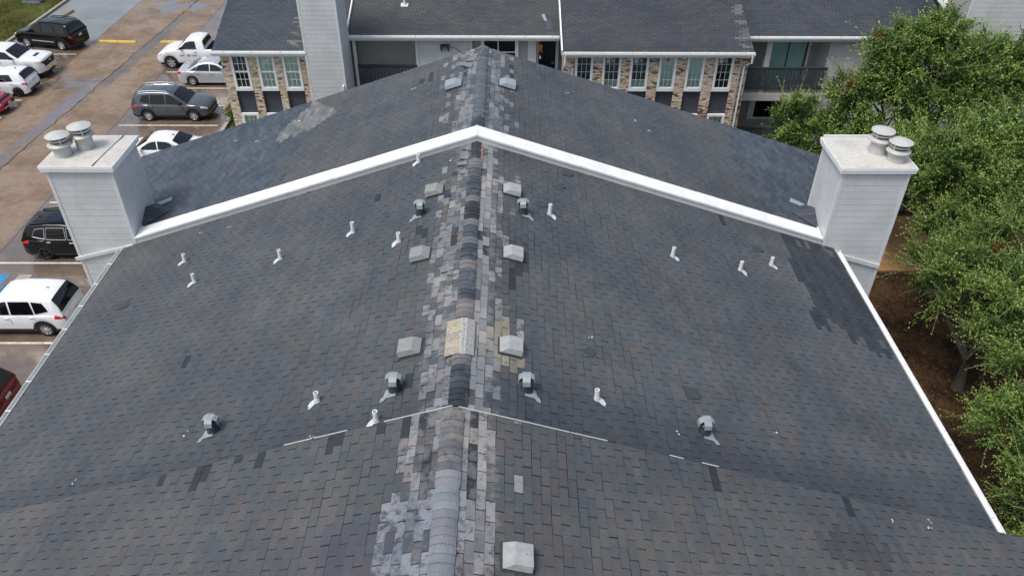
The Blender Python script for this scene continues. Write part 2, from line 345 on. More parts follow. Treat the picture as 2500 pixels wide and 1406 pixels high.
# ------------------------------------------------------------------ foreground apartment building
EZ, RISE, WM = 6.4, 3.439, 10.4; K = RISE/WM; ANG = math.atan(K); CA, SA = math.cos(ANG), math.sin(ANG); RZ = EZ+RISE
FG = empty('apartment_building', (0, 14, 0), 'foreground apartment block with worn dark shingle gable roof and two tall chimneys', 'building')
SEC = {'n': dict(Y0=2.0, Y1=9.22, dz=.10, W=12.6, rx=-.06), 'm': dict(Y0=9.22, Y1=19.03, dz=0., W=10.4, rx=0.), 'f': dict(Y0=19.46, Y1=25.5, dz=.20, W=12.4, rx=0.)}
def rp(sec, x, y, h=0.):       # point h above the shingle deck of a roof section
    q = SEC[sec]; s = 1 if x >= q['rx'] else -1
    return Vector((x + s*h*SA, y, RZ+q['dz']-K*abs(x-q['rx'])+h*CA))
def rmat(sec, x, y, rz=0.):    # local frame on the roof: X downslope, Y along ridge, Z normal
    s = 1 if x >= SEC[sec]['rx'] else -1
    X = Vector((s*CA, 0, -SA)); Z = Vector((s*SA, 0, CA)); Yv = Z.cross(X)
    m = Matrix((X, Yv, Z)).transposed().to_4x4(); m.translation = rp(sec, x, y)
    return m @ Matrix.Rotation(rz, 4, 'Z')
w_ = MB(); w_.box(-11.9,11.9,2.2,9.1,0,5.6).box(-9.8,9.8,9.1,19.6,0,6.3).box(-11.7,11.7,19.6,25.2,0,5.9)
for y, hw, z0 in ((9.1,11.9,5.6),(25.2,11.7,5.9)): w_.prism([(-hw,y,z0),(hw,y,z0),(0,y,RZ-.2)], (0,-.15,0))
w_.build('wall', MT['siding'], FG)
BASE = [np.array(c) for c in ((.076,.082,.088),(.083,.084,.086),(.071,.080,.088),(.079,.084,.088))]
POLY = {'f_light': [(-5.83,25.52),(-4.66,23.91),(-5.09,23.24),(-6.37,22.78),(-6.78,23.05),(-6.49,23.9)],
        'm_dark': [(8.43,18.53),(8.9,19.1),(10.4,19.07),(10.4,14.4),(9.79,14.58),(9.02,14.44),(8.51,15.33),(8.42,17.04)],
        'm_tan': [(.5,11.72),(.8,11.86),(1.0,11.57),(1.15,10.87),(.92,10.58),(.81,10.72),(.51,10.58)],
        'n_light': [(-1.29,7.61),(.05,7.64),(.13,5.0),(-1.3,5.0),(-1.01,6.99)],
        's1': [(7.6,11.5),(8.7,12.0),(9.8,11.3),(8.8,10.7)], 's2': [(5.9,8.0),(6.95,8.55),(7.9,8.16),(7.0,7.5)]}
MISS = {'m': [(-1.18,15.35),(-1.05,15.2),(-2.54,17.43),(-.51,17.35),(-.61,16.51),(-.5,16.36),(.29,14.73),(.3,14.25),(-.36,14.44),(-.38,14.78),(1.0,13.51),(1.0,13.22),(6.8,18.75),(-.95,10.14),(-1.1,10.1),(-6.16,12.52)],
        'n': [(4.54,9.0),(4.54,8.7),(7.11,9.06),(-3.42,9.07),(-4.56,9.0),(-4.41,9.15),(-3.86,9.1),(-5.28,9.15),(-.45,8.31),(-.45,7.98),(-.46,7.74),(.3,8.43),(.3,8.18),(.31,7.94),(.32,7.71),(.3,9.1),(-.81,9.1),(-1.32,9.1),(-1.98,9.1),(-2.18,9.02),(-.51,9.02)],
        'f': [(.95,24.3),(.95,23.9),(-.55,24.0),(-.5,23.6),(-1.6,24.2),(-1.9,23.9)]}
LITE_P, LITE_B = np.array((.30,.288,.282)), np.array((.265,.278,.29))
def shade(sec, x, y, s, r, r2, strip):
    c = BASE[int(strip*3.999)]*(.92+.16*r); a = 0.
    for mx, my in MISS[sec]:
        if abs(x-mx) < .075 and abs(y-my) < .19: return np.array((.029,.033,.038)), 0.
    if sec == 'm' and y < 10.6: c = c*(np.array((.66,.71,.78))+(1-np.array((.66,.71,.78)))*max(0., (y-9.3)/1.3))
    if sec == 'n': c = c*np.array((1.04,1.01,.98))
    if sec == 'm':
        if x > 0:
            p = .95 if s < .46 else .5 if s < .75 else .12 if s < 1.2 else .0
            if r2 < p*(1. if y > 9.8 else .8): c = (LITE_P if r > .3 else LITE_B)*(.58+.45*r); a = .15 if s < .46 else .45
            if inpoly(x, y, POLY['m_tan']): c = np.array((.24,.215,.165))*(.8+.4*r); a = .3
            if inpoly(x+strip*.3-.2, y+strip*.9-.6+r*.3, POLY['m_dark']): c = c*(.28-.26*strip)+np.array((.025,.031,.041))*(.8+.4*r)*(.72+.26*strip)
            elif inpoly(x, y, POLY['s1']): c = c*(.78+.06*r)
            if .9 < x < 1.35 and 13.6 < y < 14.7: c = np.array((.047,.047,.055))*(.8+.5*r)
        else:
            p = .72 if .15 < s < .55 else .4 if s < .85 else .08 if s < 1.1 else .0
            if y > 16.5: p *= .6
            if r2 < p: c = (LITE_B if r > .5 else LITE_P)*(.46+.45*r); a = .45
    elif sec == 'n':
        if x > SEC['n']['rx']:
            p = .95 if s < .55 else .6 if s < .8 else .15 if s < 1.2 else .0
            if r2 < p: c = LITE_P*(.5+.5*r); a = .4
            if inpoly(x, y, POLY['s2']): c = c*(.74+.06*r)
        else:
            if inpoly(x, y, POLY['n_light']) and r2 < .66: c = LITE_B*(.55+.5*r); a = .45
            elif s < .9 and r2 < .5: c = LITE_P*(.55+.4*r); a = .4
            elif y < 7.2 and s < 3.0: c = c*np.array((.93,.92,1.0))
    else:
        ax = abs(x)
        if s < 1.5 and r2 < (.55 if s < .6 else .25 if s < 1.1 else .06): c = (LITE_B if r > .35 else LITE_P)*(.5+.45*r); a = .4
        lim = 5.6+(y-20)*-.02+r*.5 if x < 0 else 8.0+r*.8
        if ax > lim: c = np.array((.066,.079,.098))*(.76+.48*r)
        elif -6.6 < x < -6.0 and 19.8 < y < 22.4: c = np.array((.042,.05,.063))*(.8+.4*r)
        if inpoly(x, y, POLY['f_light']): c = np.array((.185,.188,.178))*(.7+.5*r); a = .2
    return c, a
TAB, CRS, SLOT = .358, .152, .017
def tabs(sec, side):
    q = SEC[sec]; n = int(round(q['W']/CA/CRS)); out = []
    for k in range(n):
        ph = (k*.43 % 1)*TAB + random.uniform(-.015, .015); j = -1
        s0, s1 = k*CRS, (k+1)*CRS
        while True:
            a = q['Y0']-ph+j*TAB+TAB; b = a+TAB-random.choice((.009,.013,.016,.018,.02)); a += random.uniform(-.004,.004); j += 1
            if a > q['Y1']: break
            a, b = max(a, q['Y0']), min(b, q['Y1'])
            if sec == 'f' and s1*CA > 11.78: a = max(a, 20.76)
            if b-a < .03: continue
            sid = ord(sec)*7919+(side+2)*104729; random.seed(sid+k*1009+(j//3)*31); strip = random.random()
            random.seed(sid*3+k*2003+j*37+5); r, r2 = random.random(), random.random()
            sm = (s0+s1)/2; x = q['rx']+side*sm*CA; y = (a+b)/2
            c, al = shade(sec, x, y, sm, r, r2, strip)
            missing = abs(c[0]-.029) < 1e-6
            j0 = random.uniform(-.004, .004); lift = random.random() < .03
            h1 = .003 if missing else .0085+random.uniform(-.001, .002)+(.012 if lift else 0); h0 = .002
            wv = .007*math.sin(y*1.1+k*.31)+.004*math.sin(y*2.7+k*1.7)
            out.append((a, b, s0+wv, s1-.0055+j0*.8+wv, h0, h1, c, al, x, y))  # tabs stop short: dark felt line stands in for shade under each edge
    return out
def tab_verts(sec, side, t):
    a, b, s0, s1, h0, h1 = t[:6]; q = SEC[sec]; vs = []
    for s, h in ((s0, h0), (s1, h1)):
        for y in (a, b):
            for hh in (h, -.001): vs.append((q['rx']+side*(s*CA+hh*SA), y, RZ+q['dz']-s*SA+hh*CA))
    return vs   # order: s0a top,bot ; s0b ; s1a ; s1b
TF = np.array([(0,4,6,2),(4,5,7,6),(0,1,5,4),(2,6,7,3)]); TFM = np.array([(0,2,6,4),(4,6,7,5),(0,4,5,1),(2,3,7,6)])
fwd = cam_o.matrix_world.to_3x3() @ Vector((0,0,-1)); inv = cam_o.matrix_world.inverted()
def in_view(p):
    v = inv @ Vector(p); return v.z < 0 and abs(v.x/-v.z) < .64 and abs(v.y/-v.z) < .36
cand = []; ALL = {}
for sec in 'nmf':
    for side in (-1, 1):
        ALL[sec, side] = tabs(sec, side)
        for i, t in enumerate(ALL[sec, side]):
            p = rp(sec, t[8], t[9])
            if sec == 'n' and in_view(p) and abs(t[6][0]-.029) > 1e-6: cand.append(((p-CAM).length, sec, side, i))
cand.sort(); single = {(c[1], c[2], c[3]) for c in cand[:298]}
ROOF = {}
for sec, lab in (('n','nearest roof section with a raised edge'),('m','middle roof section between the two chimneys'),('f','far roof section behind the white coping')):
    q = SEC[sec]; W = q['W']; rx = q['rx']; d = MB(); zr = RZ+q['dz']-.004
    y0, y1 = q['Y0'], q['Y1']
    if sec == 'm': y0, y1 = 8.9, 19.06
    for s in (-1, 1):
        for xa_, xb_, ya_ in ((0, 11.75, y0), (11.75, W, 20.75)) if sec == 'f' else ((0, W, y0),):
            A = [(rx+s*xa_, zr-K*xa_), (rx+s*xb_, zr-K*xb_), (rx+s*xb_, zr-K*xb_-.16), (rx+s*xa_, zr-K*xa_-.16)]
            vs = [(x, y, z) for y in (ya_, y1) for x, z in A]
            d.add(vs, [(0,1,2,3),(7,6,5,4),(0,4,5,1),(1,5,6,2),(2,6,7,3)])
    R = d.build('roof', MT['felt'], FG); R['label'] = lab; ROOF[sec] = R
    V, F, C4 = [], [], []
    for side in (-1, 1):
        for i, t in enumerate(ALL[sec, side]):
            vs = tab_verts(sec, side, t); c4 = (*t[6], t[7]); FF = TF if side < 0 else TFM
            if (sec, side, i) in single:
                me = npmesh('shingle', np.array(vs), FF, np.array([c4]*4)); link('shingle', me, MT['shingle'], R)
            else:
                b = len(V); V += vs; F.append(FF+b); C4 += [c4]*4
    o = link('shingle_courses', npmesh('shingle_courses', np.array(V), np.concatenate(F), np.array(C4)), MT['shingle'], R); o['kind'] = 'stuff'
# --- ridge caps, laid one over the other
def cap_col(sec, y):
    r = random.random()
    dk, md, lt = np.array((.042,.050,.060)), np.array((.07,.083,.098)), np.array((.17,.167,.165))
    if sec == 'm':
        for a, b, c in ((17.4,18,'l'),(16.95,17.42,'m'),(16.1,16.95,'d'),(15.9,16.1,'l'),(15.1,15.9,'k'),(14.85,15.1,'l'),(14.35,14.85,'m'),(14.15,14.35,'l'),(13.5,14.15,'d'),(13.25,13.5,'l'),(12.4,13.25,'m'),(12.1,12.4,'d'),(11.58,12.1,'t'),(10.3,10.6,'l'),(9.7,10.3,'d'),(9.2,9.7,'k')):
            if a <= y < b: return {'l': lt*.9, 'm': md, 'd': dk*1.25, 'k': dk*.75, 't': np.array((.17,.155,.15))}[c]*(.85+.3*r), .15
        return md, .2
    if sec == 'n':
        if y < 7.75: return np.array((.225,.235,.248))*(.85+.25*r), .2
        return np.array((.155,.152,.152))*(.8+.4*r), .4
    if y < 20.0: return dk*1.3, .1
    if y > 24.4: return np.array((.15,.147,.147))*(.8+.3*r), .5
    return np.array((.128,.144,.16))*(.85+.25*r), .35
def ridge_cap(sec, y, L=.235, hw=.17, lift=.022):
    q = SEC[sec]; c, a = cap_col(sec, y); mb = MB(); mb.cur = (*c, a); P = []
    for t, hh in ((0, .024+random.uniform(-.006,.008)), (1, .006)):
        row = []; hwj = hw+random.uniform(-.012, .012)
        for u in (-1,-.75,-.45,-.2,0,.2,.45,.75,1):
            x = u*hwj; z = -K*(math.sqrt(x*x+.06**2)-.06)+lift*(1-u**4)
            row.append(Vector((q['rx']+x+random.uniform(-.002,.002), y+t*L, RZ+q['dz']+z+hh)))
        P.append(row)
    mb.grid(P); n = len(P[0]); E = [p-Vector((0,0,.016)) for p in P[0]]; mb.grid([E, P[0]])
    for r_ in (0, -1): mb.grid([[P[0][r_], P[1][r_]], [P[0][r_]-Vector((0,0,.03)), P[1][r_]-Vector((0,0,.03))]])
    mb.build('ridge_cap', MT['shingle'], ROOF[sec], smooth=False)
y = 9.3
while y < 17.85:
    if not 10.56 < y+.07 < 11.62: ridge_cap('m', y)
    y += .147
y = 4.2
while y < 9.0: ridge_cap('n', y, hw=.185); y += .147
y = 19.5
while y < 25.35: ridge_cap('f', y); y += .147
# exposed felt strip and torn shingles where caps blew off
fs = MB(); fs.cur = (.035,.037,.04,0)
P = [[Vector((x, yy, RZ-K*abs(x)+.016)) for x in (-.13,0,.13)] for yy in (17.8,18.3,18.7,19.02)]; fs.grid(P); fs.build('exposed_felt', MT['shingle'], ROOF['m'])
ed = MB(); ed.cur = (.33,.17,.12,0)
for i in range(5): ed.beam(rp('m',.15,17.9+i*.2,.02), rp('m',.15+random.uniform(-.02,.02),18.07+i*.2,.02), .035, .02)
ed.build('torn_edge', MT['tan'], ROOF['m'])
def flap(sec, x, y, sx, sy, rz, mat, curl=.08, nm='torn_shingle', parent=None):
    m = rmat(sec, x, y, rz); mb = MB(); P = []
    for i in range(4):
        u = i/3; row = []
        for j in range(4):
            v = j/3-.5; jag = random.uniform(-.12,.12) if i == 3 else 0
            row.append(m @ Vector(((u+jag)*sx, v*sy*(1-.25*u), .014+curl*u*u+random.uniform(0,.006))))
        P.append(row)
    mb.grid(P); lo = [[p-Vector((0,0,.008)) for p in r] for r in P]; mb.grid([list(reversed(r)) for r in lo])
    for a, b in ((P[0], lo[0]), (lo[-1], P[-1])): mb.grid([a, b])
    mb.grid([[r[0] for r in lo], [r[0] for r in P]]); mb.grid([[r[-1] for r in P], [r[-1] for r in lo]])
    return mb.build(nm, mat, parent)
for x, y, sx, sy, rz, c in ((-.16,18.75,.22,.26,.3,.1),(-.2,18.5,.2,.3,.1,.07),(-.17,18.25,.25,.2,-.2,.05),(-.22,18.0,.26,.24,.25,.06),(-.2,17.55,.2,.3,.4,.04),(-.38,13.5,.25,.3,.5,.05)):
    flap('m', x, y, sx, sy, rz, MT['scrap_light'], c, parent=ROOF['m'])
for x, y, sx, sy, rz, c in ((-.25,24.6,.3,.3,.3,.06),(-.4,24.35,.3,.35,.0,.05),(-.3,24.1,.25,.3,-.3,.06)): flap('f', x, y, sx, sy, rz, MT['scrap_light'], c, parent=ROOF['f'])
# vented ridge patch, tan on one side and pale on the other
rv = MB()
for i, cc in enumerate(((.33,.295,.23),(.37,.33,.25),(.29,.28,.25),(.38,.34,.255),(.34,.305,.235))):
    rv.cur = (*cc, 0); a = 10.6+i*.2; rv.prism([rp('m',-.3,a,.05), rp('m',-.02,a,.06), rp('m',-.02,a+.195,.06), rp('m',-.3,a+.195,.05)], (0,0,.012))
rv.build('ridge_vent_shingles', MT['tan'], ROOF['m'])
rv = MB(); rv.cur = (.29,.295,.295,0); rv.prism([rp('m',.05,10.6,.06), rp('m',.21,10.6,.045), rp('m',.21,11.6,.045), rp('m',.05,11.6,.06)], (0,0,.014)); rv.build('ridge_vent_cover', MT['tan'], ROOF['m'])
rv = MB(); rv.cur = (.40,.40,.38,0); rv.prism([rp('m',-.03,10.58,.062), rp('m',.06,10.58,.062), rp('m',.06,11.6,.062), rp('m',-.03,11.6,.062)], (0,0,.012)); rv.build('ridge_vent_strip', MT['tan'], ROOF['m'])
rv = MB()
for i in range(24): rv.mbox(Matrix.Translation((.0 if i % 2 else .03, 10.62+i*.04, RZ+.078)), .010, .02, .006)
rv.build('vent_slots', MT['black'], ROOF['m'])
# thin flashing along the raised edge of the near section
def drip(x0, x1): 
    n = max(1, int(abs(x1-x0)/.9)); mb = MB()
    for i in range(n):
        a = x0+(x1-x0)*i/n; b = x0+(x1-x0)*(i+1)/n
        mb.beam(rp('n',a,9.235,.012+random.uniform(-.004,.004)), rp('n',b,9.235,.012+random.uniform(-.004,.004)), .009, .016)
    mb.build('drip_edge', MT['fascia'], FG)
for a, b in ((-3.05,-2.55),(-2.5,-1.9),(-1.25,-.08),(.02,1.9),(1.92,2.57),(3.7,3.96),(4.3,4.62)): drip(a, b)
mb = MB()
for s in (-1, 1): mb.beam(rp('n',-.06+s*.01,9.20,-.06), rp('n',-.06+s*12.55,9.20,-.06), .03, .12)
mb.build('edge_board', MT['scrap'], FG)
# --- raised coping between middle and far sections: pale front board, white metal on top
for s in (-1, 1):
    xe = 10.0
    b = MB(); b.prism([(0,19.04,RZ-.12),(s*xe,19.04,RZ-K*xe-.12),(s*xe,19.04,RZ-K*xe+.2),(0,19.04,RZ+.2)], (0,.12,0)); b.build('fascia_board', MT['fascia'], FG)
    segs = [0,.4*xe,.75*xe,xe] if s < 0 else [0,.28*xe,.62*xe,xe]
    for i in range(3):
        a, e = segs[i], segs[i+1]+(.02 if i < 2 else 0); dz = .206+.006*i
        z0 = RZ-K*a+dz; z1 = RZ-K*e+dz
        c = MB(); vs = []
        for x, z in ((s*a, z0), (s*e, z1)): vs += [(x,19.0,z-.05),(x,19.0,z),(x,19.46,z+.055),(x,19.5,z+.0)]
        c.add(vs, [(0,1,5,4),(1,2,6,5),(2,3,7,6),(3,2,1,0),(4,5,6,7),(0,4,7,3)]); c.build('coping', MT['coping'], FG)
pk = MB(); pk.prism([(-.012,18.985,RZ+.16),(.012,18.985,RZ+.16),(.012,18.985,RZ+.215),(-.012,18.985,RZ+.215)], (0,.5,.05)); pk.build('coping_seam', MT['fascia'], FG)
for s in (-1, 1):     # far gable rake board
    b = MB(); b.prism([(0,25.47,RZ+.02),(s*12.4,25.47,RZ-K*12.4+.02),(s*12.4,25.47,RZ-K*12.4+.19),(0,25.47,RZ+.19)], (0,.04,0)); b.build('rake_board', MT['fascia'], FG)
# --- gutters
def gutter(x0, s, y0, y1, z, m, hang=None, parent=FG, wd=.125):
    pr = [(0,.0),(0,-.1),(.02,-.12),(wd-.03,-.12),(wd,-.05),(wd,0),(wd-.014,.002),(wd-.014,-.045),(wd-.04,-.108),(.012,-.108),(.012,0)]
    mb = MB(); A = [(x0+s*a, y0, z+b) for a, b in pr]; mb.prism(A if s > 0 else A[::-1], (0, y1-y0, 0)); G = mb.build('gutter', MT[m], parent)
    if hang:
        y = y0+.4
        while y < y1: MB().box(min(x0, x0+s*wd), max(x0, x0+s*wd), y-.012, y+.012, z-.004, z+.006).build('hanger', MT['white'], G); y += hang
    return G
gutter(-10.43, -1, 9.25, 18.95, EZ-.005, 'gutter', .95); gutter(10.43, 1, 9.25, 18.95, EZ+.01, 'white', 1.9)
gutter(-12.43, -1, 21.0, 25.5, RZ+.2-K*12.4, 'gutter'); gutter(12.43, 1, 21.0, 25.5, RZ+.2-K*12.4, 'white')
# --- chimneys
def flue(ch, x, y, z, hgt):
    MB().lathe([(.245,0),(.245,.03),(.235,.03),(.235,hgt)], 20, Matrix.Translation((x,y,z))).build('flue_pipe', MT['flue'], ch, True)
    MB().lathe([(.235,hgt-.02),(.33,hgt-.03),(.33,hgt),(.25,hgt+.05),(.24,hgt+.055)], 20, Matrix.Translation((x,y,z))).build('flue_collar', MT['flue'], ch, True)
    MB().lathe([(.2,hgt+.05),(.2,hgt+.24)], 20, Matrix.Translation((x,y,z))).build('flue_core', MT['galv_dark'], ch, True)
    MB().lathe([(.262,hgt+.12),(.262,hgt+.17),(.25,hgt+.17),(.25,hgt+.12)], 20, Matrix.Translation((x,y,z)), False).build('flue_band', MT['flue'], ch, True)
    for k in range(4): MB().mbox(Matrix.Translation((x+.255*math.cos(.6+k*PI/2), y+.255*math.sin(.6+k*PI/2), z+hgt+.14)) @ Matrix.Rotation(.6+k*PI/2, 4, 'Z'), .012, .04, .2).build('flue_bracket', MT['flue'], ch)
    MB().lathe([(.315,hgt+.23),(.32,hgt+.25),(.2,hgt+.3),(.06,hgt+.335),(.005,hgt+.34)], 24, Matrix.Translation((x,y,z))).build('flue_cap', MT['flue'], ch, True)
def board_mesh(L, ex, d=.012):     # lap siding board: X along, Z up, front toward -Y
    return MB().add([(0,0,0),(L,0,0),(L,-d,0),(0,-d,0),(0,0,ex-.003),(L,0,ex-.003),(L,-d+.003,ex-.006),(0,-d+.003,ex-.006)], [(3,2,6,7),(0,3,7,4),(1,5,6,2),(0,1,2,3),(4,7,6,5)]).mesh('siding_board')
def siding(parent, x0, y0, L, z0, z1, rz, m, ex=.205):
    z = z0; base = wloc(parent); ME = {}; d = Vector((math.cos(rz), math.sin(rz), 0)); last = 0
    while z < z1-.02:
        cut = random.choice((0,0,.35,.5,.7)) if L > 1.2 else 0
        cut = 0 if cut == last else cut; last = cut
        for a, b in (((0., cut*L-.002), (cut*L+.002, L)) if cut else ((0., L),)):
            key = round(b-a, 3)
            if key not in ME: ME[key] = board_mesh(b-a, ex); ME[key].materials.append(MT[m])
            o = bpy.data.objects.new('siding_board', ME[key]); COL.objects.link(o); o.parent = parent
            h = min(1., (z1-z)/(ex+.01)); o.location = Vector((x0, y0, z+random.uniform(-.001,.001)))+d*a-base; o.rotation_euler.z = rz; o.scale.z = h
        z += ex
def chimney(s, lab):
    x0, x1 = (-11.83,-10.0) if s < 0 else (10.02,11.9); y0, y1 = 19.03, 20.72; zt = 8.95
    core = MB().box(x0+.02,x1-.02,y0+.02,y1-.02,0,zt).build('chimney', MT['siding_shade'], FG); core['label'] = lab
    cw = .085
    siding(core, x0+cw, y0+.018, x1-x0-2*cw, .1, zt, 0, 'siding')
    siding(core, x1-.018, y0+cw, y1-y0-2*cw, .1, zt, PI/2, 'siding'); siding(core, x1-cw, y1-.018, x1-x0-2*cw, .1, zt, PI, 'siding'); siding(core, x0+.018, y1-cw, y1-y0-2*cw, .1, zt, -PI/2, 'siding')
    for x, y in ((x0,y0),(x1,y0),(x0,y1),(x1,y1)):
        sx = 1 if x == x0 else -1; sy = 1 if y == y0 else -1
        xa, xb = sorted((x-sx*.006, x+sx*cw)); ya, yb = sorted((y-sy*.006, y+sy*cw))
        MB().box(xa,xb,ya,yb,0,zt).build('corner_board', MT['corner'], core)
    # white metal chase cover: skirt, rim and slightly pitched pan
    c = MB(); e = .085; X0,X1,Y0,Y1 = x0-e,x1+e,y0-e,y1+e
    c.box(X0,X1,Y0,Y1,zt-.02,zt+.06).box(X0-.015,X1+.015,Y0-.015,Y1+.015,zt+.06,zt+.15); c.build('chase_cover', MT['white'], core)
    p = MB(); p.add([(X0,Y0,zt+.152),(X1,Y0,zt+.152),(X1,Y1,zt+.152),(X0,Y1,zt+.152),((X0+X1)/2,(Y0+Y1)/2,zt+.185)], [(0,1,4),(1,2,4),(2,3,4),(3,0,4)]); p.build('chase_pan', MT['pan'], core)
    if s < 0: MB().beam((x1-.45,Y0+.02,zt+.168),(x1-.3,Y1-.02,zt+.168),.02,.018).build('pan_seam', MT['galv_dark'], core)
    else: MB().box(X0+.05,X1-.6,Y1-.06,Y1,zt+.15,zt+.23).build('pan_lip', MT['fascia'], core)
    for fx, fy, h in (((-11.5,19.62,.34),(-11.05,20.02,.42)) if s < 0 else ((11.2,19.86,.42),(11.55,19.42,.3))): flue(core, fx, fy, zt+.165, h)
    # raking trim strip at the eave, and shingled saddle on the uphill side
    if s < 0: t = MB().beam((x0-.1,y0-.03,6.0),(x1-.1,y0-.03,6.48),.05,.1)
    else: t = MB().beam((x1-.02,y0-.03,5.78),(x0+.2,y0-.03,6.28),.05,.13)
    t.build('trim_strip', MT['corner'], core)
    xi = x1 if s < 0 else x0; a = rp('f', xi, 19.55, .02); b = rp('f', xi, y1+.25, .02); c_ = rp('f', xi-s*.75, (19.6+y1)/2, .02); tp = Vector((xi, (19.6+y1)/2, c_.z+.1))
    sd_ = MB(); sd_.cur = (.05,.058,.07,.2)
    n = 6
    for i in range(n):
        for A in (a, b):
            u0, u1 = i/n, (i+1)/n; l = lambda u: A.lerp(tp, u); r_ = lambda u: c_ if False else A.lerp(c_, u)
            sd_.cur = tuple(np.array((.055,.062,.075))*random.uniform(.7,1.3))+(.2,)
            P_ = [l(u0), l(u1)+Vector((0,0,-.01)), r_(u1)+Vector((0,0,.0)), r_(u0)]
            if A is b: P_ = P_[::-1]
            sd_.add([p+Vector((0,0,.012)) for p in P_], [(0,1,2,3)] if s > 0 else [(3,2,1,0)])
    sd_.build('saddle', MT['shingle'], core)
    MB().beam(rp('f',xi-s*.02,19.5,.03), rp('f',xi-s*.02,y1,.03), .06, .05).build('base_flashing', MT['gutter'], core)
    MB().beam(rp('f',xi-s*.05,y1+.03,.05), rp('f',xi-s*.5,y1+.2,.03), .22, .02).build('loose_flashing', MT['vent_far'], core)
    return core
def pan_mat():
    t = NT('stained_chase_pan'); p = t.pos(); n = t.noise(p, 1.6, 5.); m = t.step(n, .42, .66); f = t.step(t.noise(p, 9., 4.), .3, .7)
    c = t.mix(f, (.52,.50,.45), (.62,.60,.55)); c = t.mix(t.math('MULTIPLY', m, .45), c, (.40,.385,.35))
    return t.out(c, t.math('MULTIPLY_ADD', m, -.3, .5), 0., .5)
MT['pan'] = pan_mat()
chimney(-1, 'left chimney with two round flue caps beside the parking lot'); chimney(1, 'right chimney with two round flue caps beside the trees')
# --- roof vents
def box_vent(sec, x, y, m, tilt=0., size=.43):
    mm = rmat(sec, x, y, tilt); a = size/2; h = .17
    root = MB(); root.mbox(mm @ Matrix.Translation((0,0,.017)), size+.05, size+.04, .008); R = root.build('roof_vent', MT['scrap'], FG)
    mb = MB(); b = a*.86
    lo = [(-a,-a*.98,.05),(a*1.05,-a,.06),(a*1.05,a,.06),(-a,a*.98,.05)]; hi = [(-a*.35,-b,h),(a*.97,-b,h+.01),(a*.97,b,h+.01),(-a*.35,b,h)]
    mb.add([mm @ Vector(p) for p in lo+hi], [(4,5,6,7),(0,4,7,3),(0,1,5,4),(3,7,6,2),(1,2,6,5)])
    o = mb.build('hood', m, R); bm_bevel(o, .012)
    MB().mbox(mm @ Matrix.Translation((0,0,.045)), size*.84, size*.84, .07).build('throat', MT['black'], R)
    MB().lathe([(.018,0),(.016,.006),(.002,.008)], 8, mm @ Matrix.Translation((.1,0,h+.006))).build('screw', MT['galv'], R)
    for k in (-1, 1): MB().mbox(mm @ Matrix.Translation((a*.95, k*a*.8, .055)), .02, .02, .08).build('bracket', MT['galv'], R)
    return R
def bm_bevel(o, wd, seg=2):
    md = o.modifiers.new('bevel', 'BEVEL'); md.width = wd; md.segments = seg; md.limit_method = 'ANGLE'
for x, y in ((-.96,16.9),(-1.07,14.2),(-.98,11.1)): box_vent('m', x, y, MT['vent_a'])
for x, y in ((.91,16.9),(.93,14.17),(.88,11.1)): box_vent('m', x, y, MT['vent_b'])
box_vent('n', .97, 6.55, MT['vent_b'])
for x, y in ((-.82,22.85),(.78,22.85)): box_vent('f', x, y, MT['vent_far'], 0, .5)
def hood_vent(sec, x, y, rz=0.):
    b = rp(sec, x, y); s = 1 if x > 0 else -1; mm = Matrix.Translation(b) @ Matrix.Rotation(rz, 4, 'Z')
    R = MB().lathe([(.125,-.08),(.115,.05),(.09,.16),(.085,.27)], 16, mm).build('exhaust_vent', MT['galv_dark'], FG, True)
    fm = rmat(sec, x+s*.06, y-.06)
    jag = [(-.1,-.11),(.08,-.12),(.13,-.19),(.2,-.2),(.18,-.1),(.13,-.06),(.11,.08),(-.1,.1)]
    MB().prism([fm @ Vector((u,v*s,.016)) for u, v in jag][::s], fm.to_3x3() @ Vector((0,0,.006))).build('flashing', MT['galv'], R)
    c = .07; z = .37; e = .085; dz = .05
    cap = MB(); top = [(-c,-c,z),(c,-c,z),(c,c,z),(-c,c,z)]; vs = list(top); fcs = [(0,1,2,3)]
    for (i, j, dx, dy) in ((0,1,0,-1),(1,2,1,0),(2,3,0,1),(3,0,-1,0)):
        A, B = top[i], top[j]; k = len(vs)
        vs += [(A[0]+dx*e*.8, A[1]+dy*e*.8, z-dz), (B[0]+dx*e*.8, B[1]+dy*e*.8, z-dz), (A[0]+dx*e, A[1]+dy*e, z-dz-.09), (B[0]+dx*e, B[1]+dy*e, z-dz-.09)]
        fcs += [(i, k, k+1, j), (k, k+2, k+3, k+1)]
    cap.add([mm @ Vector(v) for v in vs], fcs); o = cap.build('cap', MT['galv'], R); sm = o.modifiers.new('thick', 'SOLIDIFY'); sm.thickness = .006
    MB().lathe([(.09,.26),(.115,.24),(.115,.22),(.09,.2)], 14, mm).build('collar', MT['galv_dark'], R, True)
    return R
for x, y in ((-1.26,16.05),(1.2,16.08),(-1.18,10.1),(1.18,10.1),(-4.72,10.2),(4.54,10.1)): hood_vent('m', x, y, random.uniform(-.08,.08))
